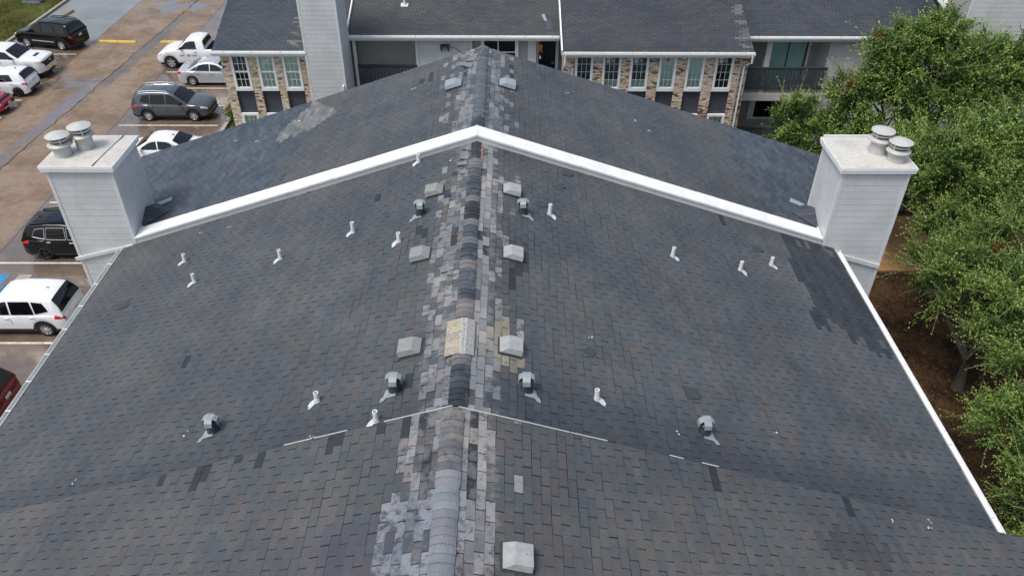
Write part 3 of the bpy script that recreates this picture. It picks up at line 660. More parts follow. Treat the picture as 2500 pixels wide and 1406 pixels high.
def pipe_vent(sec, x, y, h=.3, r=.047, parent=None, m4=None, flash=True):
    b = rp(sec, x, y) if sec else Vector((x, y, m4)); s = 1 if x > 0 else -1
    mb = MB(); mb.lathe([(r*1.05,-.05),(r,.02),(r,h),(r*.72,h),(r*.72,h-.06)], 12, Matrix.Translation(b) @ Matrix.Rotation(random.uniform(-.06,.06), 4, 'Y'), False)
    R = mb.build('pipe_vent', MT['pvc'], parent or FG, True)
    MB().add([b+Vector((r*.74*math.cos(2*PI*k/12), r*.74*math.sin(2*PI*k/12), h-.05)) for k in range(12)], [tuple(range(12))]).build('bore', MT['galv_dark'], R)
    if flash:
        MB().lathe([(r*1.45,.0),(r*1.25,.04),(r*1.05,.08)], 12, Matrix.Translation(b)).build('boot', MT['lead'], R, True)
        fm = rmat(sec, x, y); k = random.uniform(.8,1.15)
        jag = [(-.06,-.06),(.03,-.07),(.09,-.17*k),(.15,-.19*k),(.14,-.12),(.17,-.1),(.14,-.01),(.08,.05),(-.04,.06)]
        MB().prism([fm @ Vector((u,v*s,.015)) for u, v in jag][::s], fm.to_3x3() @ Vector((0,0,.007))).build('flashing', MT['lead'], R)
    return R
for x, y, h in ((-2.95,16.1,.36),(-1.68,15.08,.3),(-4.76,15.82,.33),(-7.78,17.1,.3),(-7.07,15.87,.32),(-2.68,10.3,.28),(-1.43,9.42,.3),(1.85,16.35,.36),(4.93,16.03,.34),(6.79,16.3,.34),(7.84,17.0,.32),(2.49,10.3,.3),(-1.57,18.82,.3)): pipe_vent('m', x, y, h*.82)

# ------------------------------------------------------------------ apartment building behind
BG = empty('apartment_building', (2, 40, 0), 'apartment block behind with cream brick bays, white gutters and dark balconies', 'building')
YB, YM, YR = 35.4, 37.4, 38.8
def part(nm, m, f, parent=BG): mb = MB(); f(mb); return mb.build(nm, MT[m], parent)
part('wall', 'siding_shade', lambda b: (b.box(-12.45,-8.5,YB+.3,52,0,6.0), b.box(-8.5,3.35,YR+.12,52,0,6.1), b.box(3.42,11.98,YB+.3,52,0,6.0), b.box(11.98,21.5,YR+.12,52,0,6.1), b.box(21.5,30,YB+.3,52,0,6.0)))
# roofs of the bays and of the set-back parts
def back_roof(x0, x1, ye, z, depth, seed, tint=(1,1,1), nm='roof'):
    k = 1/3.; ca = math.cos(math.atan(k)); sa = k*ca; L = depth/ca; n = int(L/CRS); rng = np.random.default_rng(seed)
    d = MB(); d.prism([(x0,ye,z),(x0,ye+depth,z+k*depth),(x0,ye+depth,z+k*depth-.18),(x0,ye,z-.18)], (x1-x0,0,0)); R = d.build(nm, MT['felt'], BG)
    V, F, C4 = [], [], []; o8 = np.array([(0,2,6,4),(4,6,7,5),(0,4,5,1),(2,3,7,6)])
    for i in range(n):
        s_hi = (i+1)*CRS; s_lo = i*CRS; ph = (i*.43 % 1)*TAB; x = x0-ph
        st = rng.random()
        while x < x1:
            a, b = max(x, x0), min(x+TAB-SLOT, x1); x += TAB
            if b-a < .03: continue
            r = rng.random(); c = BASE[int(rng.random()*3.99)]*(.70+.2*r)*np.array(tint)
            if nm == 'roof' and seed == 3 and x > x1-.4 and rng.random() < .4: c = np.array((.14,.135,.132))*(.7+.5*r)
            if seed == 1 and x > x1-.7 and rng.random() < .3: c = np.array((.13,.13,.122))*(.7+.5*r)
            bb = len(V)
            for s, h in ((s_lo+.006, .008), (s_hi, .002)):
                for xx in (a, b):
                    for hh in (h, -.001): V.append((xx, ye+s*ca-hh*sa, z+s*sa+hh*ca))
            # order: lo(a top,bot,b top,bot), hi(...)
            F.append(np.array([(0,2,6,4),(0,1,3,2),(0,4,5,1),(2,3,7,6)])+bb); C4 += [(*c, .0)]*4
    o = link('shingle_courses', npmesh('shingle_courses', np.array(V), np.concatenate(F), np.array(C4)), MT['shingle'], R); o['kind'] = 'stuff'
    return R
back_roof(-12.75,-8.45,35.12,6.22,9,1,(.82,.9,1.06)); back_roof(-6.85,3.28,37.0,6.3,8,2,(1.02,1.0,.98)); back_roof(3.3,12.08,35.1,6.22,9,3,(.92,.92,.96)); back_roof(12.08,21.6,37.0,6.3,8,4,(.82,.86,.95)); back_roof(21.6,30,35.1,6.22,9,5,(.9,.9,.9)); back_roof(-8.45,-6.85,37.6,6.1,7,6,(1.1,1,.95))
def front_gutter(x0, x1, y, z, algae=False, h=.15):
    pr = [(0,0),(0,-h),(-.09,-h),(-.13,-h*.45),(-.13,0),(-.115,0),(-.115,-h*.4),(-.08,-h+.014),(-.014,-h+.014),(-.014,0)]
    G = MB().prism([(x0,y+a,z+b) for a, b in pr][::-1], (x1-x0,0,0)).build('gutter', MT['white'], BG)
    MB().box(x0,x1,y+.004,y+.03,z-.24,z+.02).build('fascia_board', MT['white'], BG)
    if algae: MB().box(x0+.02,x1-.02,y-.11,y-.016,z-.06,z-.05+.04).build('gutter_debris', MT['gutter_green'], G)
    x = x0+.6
    while x < x1: MB().box(x-.012,x+.012,y-.128,y-.002,z+.002,z+.008).build('hanger', MT['galv'], G); x += 1.3
    return G
front_gutter(-12.8,-8.42,35.1,6.2); front_gutter(-6.8,3.25,36.98,6.27); front_gutter(3.28,12.12,35.08,6.2,True); front_gutter(12.15,21.6,36.98,6.27); front_gutter(21.7,30,35.08,6.2)
for x, y, z, L in ((3.27,35.05,6.24,8.5),(-6.88,36.95,6.34,7.5)): part('rake_board', 'white', lambda b: b.beam((x,y,z-.06),(x,y+L,z-.06+L/3),.06,.3))
part('rake_board', 'white', lambda b: b.beam((22.6,36.0,6.35),(20.6,38.6,8.55),.3,.2))
# brick piers
PL = [(-12.53,-12.12),(-11.27,-10.89),(-10.04,-9.71),(-8.86,-8.5)]; PR = [(3.4,3.91),(4.78,5.2),(6.09,6.49),(7.38,7.83),(8.67,9.13),(9.99,10.45),(11.34,12.0)]
cream = [(.66,.56,.43),(.60,.48,.35),(.70,.63,.52),(.50,.39,.28)]; brn = [(.20,.115,.065),(.12,.07,.045),(.30,.19,.12)]
bk = MB()
for piers, pdark in ((PL,.10),(PR,.22)):
    for x0, x1 in piers:
        MB().box(x0+.006,x1-.006,YB+.008,YB+.3,0,6.02).build('pier', MT['mortar'], BG); z = .0; r = 0; cl = 0
        while z < 5.98:
            x = x0-(.105 if r % 2 else 0); cl = .55 if random.random() < .12 else cl*.6
            while x < x1-.02:
                a, b = max(x, x0), min(x+.2, x1); x += .21
                if b-a < .03: continue
                c = random.choice(brn) if random.random() < pdark*.7+cl*pdark*2 else random.choice(cream)
                k = random.uniform(.85,1.12); bk.cur = (c[0]*k,c[1]*k,c[2]*k,0); d = random.uniform(-.004,.004)
                bk.box(a,b,YB+d,YB+.1,z,z+.064)
            z += .074; r += 1
o = bk.build('bricks', MT['brick'], BG); o['kind'] = 'stuff'
# right return of the big bay
sb = MB()
z = 0; r = 0
while z < 5.98:
    yy = YB+.1-(.1 if r % 2 else 0)
    while yy < 37.4:
        c = random.choice(brn) if random.random() < .2 else random.choice(cream); sb.cur = (*c, 0); sb.box(11.9,12.004,max(yy,YB+.11),min(yy+.2,37.4),z,z+.064); yy += .21
    z += .074; r += 1
o = sb.build('bricks', MT['brick'], BG); o['kind'] = 'stuff'
def window(x0, x1, z0, z1, kind, blind, sticker=False, Y=YB):
    f = MB(); t, tb = .115, .17
    f.box(x0,x0+t,Y-.02,Y+.1,z0,z1).box(x1-t,x1,Y-.02,Y+.1,z0,z1).box(x0+t,x1-t,Y-.018,Y+.1,z1-t,z1).box(x0+t,x1-t,Y-.03,Y+.1,z0,z0+tb)
    W = f.build('window', MT['white'], BG); bm_bevel(W, .006, 1)
    a0, a1, b0, b1 = x0+t, x1-t, z0+tb, z1-t; rows = 4; cols = 3; zs = [b0+(b1-b0)*i/rows for i in range(rows+1)]; xs_ = [a0+(a1-a0)*i/cols for i in range(cols+1)]
    mt = MB()
    for i in range(1, cols): mt.box(xs_[i]-.011,xs_[i]+.011,Y+.045,Y+.065,b0,b1)
    for i in range(1, rows):
        if kind == 'hung' and i == 2: MB().box(a0,a1,Y+.02,Y+.068,zs[i]-.035,zs[i]+.035).build('meeting_rail', MT['white'], W)
        else: mt.box(a0,a1,Y+.046,Y+.064,zs[i]-.011,zs[i]+.011)
    mt.build('muntins', MT['muntin' if kind == 'fixed' else 'white'], W)
    for i in range(rows):
        for j in range(cols): MB().box(xs_[j]+.012,xs_[j+1]-.012,Y+.053,Y+.057,zs[i]+.012,zs[i+1]-.012).build('pane', MT['pane'], W)
    bl = MB(); z = b0+.02; lowpale = blind == 'half'
    while z < b1:
        if blind == 'pale' or (lowpale and z < b0+(b1-b0)*.24): bl.mbox(Matrix.Translation(((a0+a1)/2, Y+.076, z)) @ Matrix.Rotation(-1.25, 4, 'X'), a1-a0, .058, .003)
        else: bl.mbox(Matrix.Translation(((a0+a1)/2, Y+.09, z)) @ Matrix.Rotation(-.3, 4, 'X'), a1-a0, .03, .003)
        z += .045
    bl.build('blind', MT['blind_pale' if blind != 'dark' else 'blind_mid'], W)
    MB().box(a0-.02,a1+.02,Y+.16,Y+.18,b0-.02,b1+.02).build('interior', MT['blind_pale' if blind == 'pale' else 'dark'], W)
    if sticker:
        cx = (a0+a1)/2; MB().box(cx-.085,cx+.085,Y+.04,Y+.044,b1-.27,b1-.03).build('sticker', MT['cream'], W)
        MB().add([(cx-.06,Y+.038,b1-.24),(cx-.06,Y+.038,b1-.08),(cx+.04,Y+.038,b1-.24)], [(0,2,1)]).add([(cx-.03,Y+.038,b1-.055),(cx+.065,Y+.038,b1-.055),(cx+.065,Y+.038,b1-.2)], [(0,2,1)]).build('sticker_print', MT['sticker'], W)
        MB().box(cx-.26,cx-.12,Y+.04,Y+.044,b1-.32,b1-.03).build('paper', MT['paper'], W)
    return W
def spandrel(x0, x1, z0, z1):
    sp = MB().box(x0,x1,YB+.16,YB+.2,z0,z1).build('spandrel', MT['slate'], BG); siding(sp, x0, YB+.155, x1-x0, z0, z1, 0, 'slate', .2)
LW = [(-12.12,-11.27,'dark'),(-10.89,-10.04,'pale'),(-9.71,-8.86,'pale')]
for x0, x1, b in LW: window(x0+.01,x1-.01,4.18,5.97,'hung',b); spandrel(x0,x1,3.03,4.18); window(x0+.01,x1-.01,1.25,3.03,'hung','pale'); spandrel(x0,x1,0,1.25)
RW = [(3.91,4.78,'dark',0),(5.2,6.09,'half',1),(6.49,7.38,'half',1),(7.83,8.67,'pale',1),(9.13,9.99,'pale',0),(10.45,11.34,'dark',1)]
for x0, x1, b, st in RW: window(x0+.01,x1-.01,4.2,6.0,'fixed',b,st); spandrel(x0,x1,3.03,4.2); window(x0+.01,x1-.01,1.25,3.03,'fixed','pale' if st else 'dark'); spandrel(x0,x1,0,1.25)
for x0, x1 in ((-12.53,-8.5),(3.4,12.0)): part('frieze_board', 'white', lambda b: b.box(x0,x1,YB-.012,YB+.3,6.0,6.08))
# chimney beside the left bay
def back_chimney(x0, x1, y0, y1, zt):
    c = part('chimney', 'siding_shade', lambda b: b.box(x0+.02,x1-.02,y0+.02,y1,0,zt)); siding(c, x0+.09, y0+.016, x1-x0-.18, .1, zt, 0, 'siding', .21); siding(c, x1-.016, y0+.09, y1-y0-.1, .1, zt, PI/2, 'siding', .21)
    for x, y in ((x0,y0),(x1,y0)): s = 1 if x == x0 else -1; a, b = sorted((x-s*.006, x+s*.09)); MB().box(a,b,y-.006,y+.09,0,zt).build('corner_board', MT['corner'], c)
    MB().box(x0-.1,x1+.1,y0-.1,y1+.1,zt,zt+.16).build('chase_cover', MT['white'], c); return c
back_chimney(-8.48,-6.77,35.0,37.0,10.6); back_chimney(21.2,23.9,35.0,37.0,10.6)
# set-back wall with balcony, window and entry door
part('wall_panel', 'siding', lambda b: b.box(-3.62,-.95,YM,YR+.12,0,6.1))
bdp = part('wall_panel', 'siding', lambda b: b.box(-3.6,-.95,YM-.004,YM-.002,3.2,3.25)); siding(bdp, -3.5, YM-.003, 2.5, 3.3, 6.1, 0, 'siding', .2)
for x in (-3.64,-1.0): part('corner_board', 'corner', lambda b: b.box(x-.06,x+.06,YM-.03,YM+.02,0,6.1))
bw = part('balcony_wall', 'siding_warm', lambda b: b.box(-6.8,-3.64,YR,YR+.1,0,6.1)); siding(bw, -6.8, YR, 3.15, 3.4, 6.1, 0, 'siding_warm', .2)
part('balcony_floor', 'siding_shade', lambda b: b.box(-6.75,-3.64,YM-.12,YR,3.1,3.35))
part('post', 'white', lambda b: b.box(-6.72,-6.58,YM-.1,YM+.04,0,6.1)); part('downspout', 'fascia', lambda b: b.tube([(-6.86,36.9,6.1),(-6.84,36.9,5.3),(-6.95,36.3,4.95),(-6.9,35.3,4.85),(-6.9,34.93,4.6),(-6.9,34.93,0)], .045, 8))
def railing(x0, x1, y, z0, z1, skip=None):
    R = part('railing', 'rail', lambda b: (b.box(x0,x1,y-.05,y+.05,z1-.05,z1), b.box(x0,x1,y-.02,y+.02,z1-.17,z1-.07), b.box(x0,x1,y-.02,y+.02,z0,z0+.1))); x = x0+.03
    me = MB().box(0,.125,y-.045,y-.022,z0+.02,z1-.08).mesh('baluster'); me.materials.append(MT['rail'])
    while x < x1-.1:
        o = bpy.data.objects.new('baluster', me); COL.objects.link(o); o.parent = R; o.location = Vector((x,0,0))-wloc(R); x += .175
    return R
railing(-6.6,-3.68,YM-.05,3.5,4.7); railing(2.2,3.36,YM-.05,3.4,4.5)
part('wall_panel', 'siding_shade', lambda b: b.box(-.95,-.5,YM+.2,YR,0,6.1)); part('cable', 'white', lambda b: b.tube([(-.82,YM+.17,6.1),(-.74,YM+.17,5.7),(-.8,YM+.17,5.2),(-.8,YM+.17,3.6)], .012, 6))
dw = part('window', 'white', lambda b: (b.box(-.52,-.36,YM-.02,YM+.1,3.4,6.1), b.box(1.14,1.3,YM-.02,YM+.1,3.4,6.1), b.box(.29,.335,YM+.02,YM+.06,3.4,6.1), b.box(-.36,1.14,YM+.01,YM+.06,5.3,5.34)))
part('pane', 'car_glass', lambda b: b.box(-.36,.29,YM+.05,YM+.06,3.4,6.1), dw); part('pane', 'car_glass', lambda b: b.box(.335,1.14,YM+.05,YM+.06,3.4,6.1), dw)
wp = part('wall_panel', 'siding_shade', lambda b: b.box(1.3,1.76,YM+.1,YR,0,6.1)); siding(wp, 1.3, YM+.1, .46, 3.4, 6.1, 0, 'siding_shade', .2)
part('wall_panel', 'fascia', lambda b: b.box(1.76,2.17,YM,YR,0,6.1)); part('door_frame', 'fascia', lambda b: (b.box(2.2,2.3,YM+.42,YM+.55,3.3,6.0), b.box(3.14,3.28,YM+.42,YM+.55,3.3,6.0), b.box(2.2,3.28,YM+.42,YM+.55,5.9,6.05)))
dr = part('door', 'door', lambda b: b.box(2.3,3.14,YM+.5,YM+.56,3.4,5.9))
for z0, z1 in ((3.6,4.5),(4.65,5.25),(5.35,5.8)):
    for x0, x1 in ((2.38,2.68),(2.76,3.06)): part('door_panel', 'door', lambda b: b.box(x0,x1,YM+.488,YM+.5,z0,z1), dr)
part('door_handle', 'galv', lambda b: (b.lathe([(.03,0),(.03,.04)], 10, Matrix.Translation((3.06,YM+.46,4.62)) @ Matrix.Rotation(PI/2,4,'X')), b.box(2.95,3.08,YM+.43,YM+.45,4.6,4.64)), dr)
part('wall_panel', 'slate', lambda b: b.box(3.28,3.4,YM,YR,0,6.1)); part('soffit', 'fascia', lambda b: b.box(-6.8,3.3,37.03,YR+.1,6.1,6.14))
fl = part('flood_light', 'galv_dark', lambda b: b.box(-2.48,-2.06,YM-.16,YM-.02,5.52,5.74)); part('bracket', 'galv_dark', lambda b: (b.box(-2.47,-2.43,YM-.12,YM-.03,5.4,5.55), b.box(-2.11,-2.07,YM-.12,YM-.03,5.4,5.55)), fl); part('lens', 'galv', lambda b: b.box(-2.38,-2.16,YM-.165,YM-.158,5.54,5.6), fl)
part('cable', 'galv_dark', lambda b: b.tube([(-2.06,YM-.05,5.62),(-1.8,YM-.03,5.55),(-1.5,YM-.03,5.35),(-1.3,YM-.03,5.1)], .01, 5))
# downspouts on the big bay
part('downspout', 'fascia', lambda b: b.tube([(3.42,35.0,6.1),(3.42,35.02,5.62),(3.5,35.2,5.5),(3.75,35.3,5.46),(3.8,35.33,5.3),(3.8,35.33,0)], .05, 8))
part('downspout', 'fascia', lambda b: b.tube([(12.0,34.98,6.1),(12.02,35.0,5.75),(11.9,35.2,5.6),(11.8,35.32,5.5),(11.8,35.32,0)], .05, 8)); part('downspout', 'siding_shade', lambda b: b.tube([(11.6,34.98,6.1),(11.62,35.3,5.9),(11.62,35.33,0)], .045, 8))
# right set-back part with balconies over two floors
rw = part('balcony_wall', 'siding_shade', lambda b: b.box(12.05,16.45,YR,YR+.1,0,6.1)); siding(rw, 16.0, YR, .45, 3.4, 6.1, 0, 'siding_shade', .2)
part('post', 'siding_warm', lambda b: b.box(13.34,13.6,YM-.13,YM+.13,3.3,6.1)); part('post', 'fascia', lambda b: b.box(12.36,12.5,YM-.05,YM+.09,3.3,6.1))
gd = part('sliding_door', 'rail', lambda b: (b.box(14.02,14.1,YR-.06,YR,3.4,5.6), b.box(15.8,15.9,YR-.06,YR,3.4,5.6), b.box(14.9,14.96,YR-.055,YR,3.4,5.6)))
part('pane', 'sheet_green', lambda b: b.box(14.1,14.9,YR-.03,YR-.01,3.4,5.6), gd); part('pane', 'sheet_green', lambda b: b.box(14.96,15.8,YR-.03,YR-.01,3.4,5.6), gd); part('trim', 'white', lambda b: b.box(15.9,16.02,YR-.06,YR,3.4,5.7), gd)
railing(12.2,16.5,YM-.2,3.55,4.68); part('beam', 'siding_warm', lambda b: b.box(12.05,16.6,YM-.2,YM+.1,2.93,3.32)); part('balcony_floor', 'siding_shade', lambda b: b.box(12.05,16.5,YM+.1,YR,3.1,3.3))
part('trim', 'fascia', lambda b: b.box(12.5,12.66,YR-.3,YR,0,3.1)); lw = part('window', 'white', lambda b: (b.box(13.5,13.8,YR-.06,YR,1.2,3.0), b.box(13.8,15.4,YR-.06,YR,1.2,1.32), b.box(15.4,15.55,YR-.06,YR,1.2,3.0)))
part('pane', 'car_glass', lambda b: b.box(13.8,15.4,YR-.03,YR-.02,1.32,3.0), lw); railing(12.2,16.5,YM-.2,.2,1.5)
sw = part('wall_panel', 'siding', lambda b: b.box(16.45,21.5,YM,YR,0,6.1)); siding(sw, 16.55, YM, 4.9, .1, 6.1, 0, 'siding', .2); part('soffit', 'fascia', lambda b: b.box(12.05,21.5,37.03,YR+.1,6.1,6.14))
# pipe and torn flashing on the back roof
def bz(y, ye=37.0, z=6.3): return z+(y-ye)/3
pipe_vent(None, -4.3, 39.2, .32, .06, BG, bz(39.2)-.02, False); part('flashing', 'lead', lambda b: b.mbox(Matrix.Translation((-4.3,39.15,bz(39.15)+.02)) @ Matrix.Rotation(math.atan(1/3),4,'X'), .36,.3,.01))
part('loose_flashing', 'vent_far', lambda b: (b.mbox(Matrix.Translation((2.55,38.25,bz(38.25)+.02)) @ Matrix.Rotation(math.atan(1/3),4,'X') @ Matrix.Rotation(.25,4,'Z'), .14,.5,.01)))
part('patch', 'slate', lambda b: (b.mbox(Matrix.Translation((2.75,37.7,bz(37.7)+.018)) @ Matrix.Rotation(math.atan(1/3),4,'X') @ Matrix.Rotation(.12,4,'Z'), .3,.8,.006)))
# wind chime hanging by the entry door
wc = empty('wind_chime', (2.36, 37.2, 4.9), 'small orange wooden wind chime hanging by the dark entry door', 'wind chime')
MB().box(2.26,2.46,37.1,37.3,5.72,5.76).build('roof_plate', MT['orange'], wc)
for k in range(6): a = k*PI/3; MB().tube([(2.36+.075*math.cos(a),37.2+.075*math.sin(a),5.72),(2.36+.075*math.cos(a),37.2+.075*math.sin(a),5.38+.03*k)], .02, 6).build('chime_tube', MT['orange'], wc)
MB().tube([(2.36,37.2,6.12),(2.36,37.2,5.2)], .006, 5).build('cord', MT['orange'], wc); MB().box(2.33,2.39,37.19,37.21,5.08,5.22).build('wind_sail', MT['plate'], wc)

# ------------------------------------------------------------------ cars
def lin(p, x):
    for (x0, z0), (x1, z1) in zip(p, p[1:]):
        if x <= x1: return z0+(z1-z0)*max(0, (x-x0))/max(1e-6, x1-x0)
    return p[-1][1]
def car(name, label, cat, loc, rz, sp, scale=.95):
    T = empty(name, (loc[0], loc[1], 0), label, cat, 'vehicles parked in the lot', rz); T.scale = (scale,)*3
    L, W, r = sp['L'], sp['W'], sp['r']; hw = W/2; top = sp['top']; cabp = sp['cab']; zb = sp['belt']; Hr = max(z for x, z in cabp)
    xr, xf = sp['xr'], sp['xf']; pm = sp['paint']; sill = sp.get('sill', .22); Ra = r*1.16; nf = sp.get('nf', .55); nr = sp.get('nr', .4)
    def bld(mb, nm, mat, parent=T, smooth=False): 
        mb.v = [(x-L/2, y, z) for x, y, z in mb.v]; return mb.build(nm, mat, parent, smooth, False)
    def plan(x):
        u = 1.
        if x > L-nf: t = (x-(L-nf))/nf; u = min(u, .62+.38*math.sqrt(max(0, 1-t*t)))
        if x < nr: t = (nr-x)/nr; u = min(u, .78+.22*math.sqrt(max(0, 1-t*t)))
        return hw*u
    def zlow(x):
        z = sill+(.1*max(0, (x-(L-.3))/.3) if x > L-.3 else 0)+(.12*max(0, (.3-x)/.3) if x < .3 else 0)
        for xw in (xr, xf):
            if abs(x-xw) < Ra: z = max(z, r+math.sqrt(max(0, Ra*Ra-(x-xw)**2)))
        return z
    prof = [(.965,0.),(1.0,.22),(1.0,.55),(.992,.8),(.955,.93),(.86,.99),(.55,1.),(0.,1.)]
    def bp(x, k, s=1, off=0.):
        i = min(int(k), len(prof)-2); f = k-i; a = prof[i][0]*(1-f)+prof[i+1][0]*f; h = prof[i][1]*(1-f)+prof[i+1][1]*f
        zl, zt = zlow(x), lin(top, x); zt = max(zt, zl+.03); crown = .035*max(0, 1-(a/.95)**2)
        return Vector((x, s*(plan(x)*a+off*(1 if k < 4.5 else .2)), zl+(zt-zl)*h+crown+(off if k >= 4 else 0)))
    xs_ = sorted(set([0,.02,.06,.12,.2,.3,L-.3,L-.2,L-.12,L-.06,L-.02,L]+[round(L*i/44, 3) for i in range(45)]+[xw+s*(Ra+e) for xw in (xr, xf) for s in (-1, 1) for e in (-.002,.002,-.03,-.08)]))
    xs_ = [x for x in xs_ if 0 <= x <= L]; bed = sp.get('bed')
    mb = MB(); ks = list(range(8))
    for s in (1, -1):
        P = [[bp(x, k, s) for k in ks] for x in xs_]
        for i in range(len(xs_)-1):
            for j in range(7):
                if bed and j >= 5 and bed[0] <= (xs_[i]+xs_[i+1])/2 <= bed[1]: continue
                q = [P[i][j], P[i][j+1], P[i+1][j+1], P[i+1][j]]; mb.add(q if s > 0 else q[::-1], [(3,2,1,0)])
    for x, fl in ((0, 1), (L, 0)):
        ring = [bp(x, k, 1) for k in ks]+[bp(x, k, -1) for k in ks[-2::-1]]; mb.add(ring if fl else ring[::-1], [tuple(range(len(ring)))])
    body = bld(mb, 'body', pm, T, True); md = body.modifiers.new('weld', 'WELD'); md.merge_threshold = .002; body.modifiers.move(1, 0)
    u = MB(); u.box(.2, L-.2, -hw+.24, hw-.24, .2, min(.8, zb-.12)); bld(u, 'underbody', MT['black'])
    if bed:
        b = MB(); x0, x1 = bed; wi = hw*.84; zt = lin(top, (x0+x1)/2); b.add([(x0,-wi,zt),(x1,-wi,zt),(x1,wi,zt),(x0,wi,zt),(x0,-wi,zt-.5),(x1,-wi,zt-.5),(x1,wi,zt-.5),(x0,wi,zt-.5)], [(4,5,6,7),(0,1,5,4),(1,2,6,5),(2,3,7,6),(3,0,4,7)]); bld(b, 'bed', MT['galv_dark'])
    # greenhouse
    cw0, cw1 = hw*.94, hw*(.74 if sp.get('suv') else .70)
    def cy(z): return cw0+(cw1-cw0)*max(0, min(1, (z-zb)/(Hr-zb)))
    xa, xb = cabp[0][0], cabp[-1][0]; cx = sorted(set([x for x, z in cabp]+[xa+(xb-xa)*i/24 for i in range(25)]))
    def cs(x, s):
        zt = max(zb+.005, lin(cabp, x)); h = zt-zb; e = min(.09, h*.5)
        pts = [(cy(zb-.06)+.0, zb-.06), (cy(zt-e), zt-e), (cy(zt)-.035, zt-e*.3), (cy(zt)*.8, zt+.004), (cy(zt)*.4, zt+.02), (0, zt+.025)]
        return [Vector((x, s*a, z)) for a, z in pts]
    mb = MB()
    for s in (1, -1):
        P = [cs(x, s) for x in cx]; mb.grid(P if s < 0 else [r_[::-1] for r_ in P])
    for x, fl in ((xa, 1), (xb, 0)):
        a = cs(x, 1); b = cs(x, -1); ring = a+b[-2::-1]; mb.add(ring if fl else ring[::-1], [tuple(range(len(ring)))])
    cab = bld(mb, 'cabin', sp.get('roofpaint', pm), T, True); cab.modifiers.new('weld', 'WELD').merge_threshold = .002; cab.modifiers.move(1, 0)
    gm = MT['car_glass']
    for poly in sp['win']:
        for s in (1, -1):
            P = [(x, s*(cy(z)+.007), z) for x, z in poly]; mb = MB().prism(P if s > 0 else P[::-1], (0, s*.004, 0)); bld(mb, 'side_window', gm)
            if sp.get('winchrome'):
                c = MB(); Q = [Vector(p)+Vector((0,s*.008,0)) for p in P]
                for i in range(len(Q)): c.beam(Q[i], Q[(i+1) % len(Q)], .025, .025)
                bld(c, 'window_trim', MT['chrome'])
    def screen(nm, p0, p1, inset=.07, m=gm):
        (x0, _), (x1, _) = p0, p1; P = []; n = 7
        for i in range(n):
            x = x0+(x1-x0)*i/(n-1); z = lin(cabp, x); e = .02; sl = (lin(cabp, x+e)-lin(cabp, x-e))/(2*e); nrm = Vector((-sl, 0, 1)).normalized()
            wy = cy(z)-inset; P.append([Vector((x, wy*v, z+.026*(1-v*v)))+nrm*.012 for v in (-1,-.6,-.2,.2,.6,1)])
        if x1 < x0: P = [r_[::-1] for r_ in P]
        bld(MB().grid([r_[::-1] for r_ in P]), nm, m, T, True)
    screen('windscreen', *sp['wind']); screen('rear_window', *sp['rear'], inset=sp.get('rins', .08))
    def patch(nm, m, x0, x1, k0, k1, off=.009, sides=(1,-1), n=6):
        for s in sides:
            P = [[bp(x0+(x1-x0)*i/n, k0+(k1-k0)*j/3, s, off) for j in range(4)] for i in range(n+1)]
            bld(MB().grid(P if s < 0 else [r_[::-1] for r_ in P]), nm, m, T, True)
    def endpatch(nm, m, front, y0, y1, z0, z1, off=.014):
        P = []
        for i in range(9):
            y = y0+(y1-y0)*i/8; nn = nf if front else nr; base = .62 if front else .78; t = max(0, min(.999, (abs(y)/hw/.95-base)/(1-base))); d = nn*(1-math.sqrt(1-t*t))
            x = L-d+off if front else d-off
            P.append([Vector((x-(.03*j/2 if front else -.03*j/2)*0, y, z0+(z1-z0)*j/2)) for j in range(3)])
        bld(MB().grid(P if front else P[::-1]), nm, m, T, True)
    for a in sp.get('head', []): patch('headlight', sp.get('headmat', MT['clear_lamp']), *a)
    for a in sp.get('tail', []): patch('taillight', MT['red_lamp'], *a)
    if 'grille' in sp: z0, z1, a = sp['grille']; endpatch('grille', MT['black'], True, -a, a, z0, z1)
    for f, z, m in sp.get('plates', []): endpatch('licence_plate', m, f, -.16, .16, z-.07, z+.07, .022)
    for f, z0, z1, a, m in sp.get('bumpers', []): endpatch('bumper', m, f, -a, a, z0, z1, .02)
    clad = sp.get('clad')
    if clad:
        segs = [(xr+Ra+.02, xf-Ra-.02), (.06, xr-Ra-.02), (xf+Ra+.02, L-.06)]
        for a, b in segs: patch('lower_cladding', clad, a, b, 0, .8)
        for xw in (xr, xf):
            for s in (1, -1):
                P = []
                for i in range(15):
                    an = PI*i/14; row = []
                    for rr in (Ra-.01, Ra+.06): x = xw+rr*math.cos(an); row.append(Vector((x, s*(plan(x)*1.0+.01), max(.2, r+rr*math.sin(an)))))
                    P.append(row)
                bld(MB().grid(P if s > 0 else [q[::-1] for q in P]), 'wheel_arch_trim', clad, T, True)
    for xd in sp.get('doors', []): patch('door_seam', MT['black'], xd, xd+.014, .5, 4.2, .003, n=1)
    for xd, zh in sp.get('handles', []):
        for s in (1, -1): k = 3.3; p = bp(xd, k, s, .02); bld(MB().box(p.x-.09, p.x+.09, p.y-.02, p.y+.02, p.z-.018, p.z+.018), 'door_handle', sp.get('handlemat', pm))
    if 'mirror' in sp:
        xm, zm = sp['mirror']
        for s in (1, -1):
            o = bld(MB().add([(xm+dx, s*(cw0+dy), zm+dz) for dx, dy, dz in ((-.07,.0,-.05),(.12,.0,-.05),(.08,.2,-.06),(-.08,.22,-.06),(-.06,.02,.06),(.06,.02,.05),(.05,.2,.09),(-.07,.22,.09))], [(0,1,2,3),(7,6,5,4),(0,4,5,1),(1,5,6,2),(2,6,7,3),(3,7,4,0)] if s < 0 else [(3,2,1,0),(4,5,6,7),(1,5,4,0),(2,6,5,1),(3,7,6,2),(0,4,7,3)]), 'mirror', sp.get('mirmat', pm)); bm_bevel(o, .03)
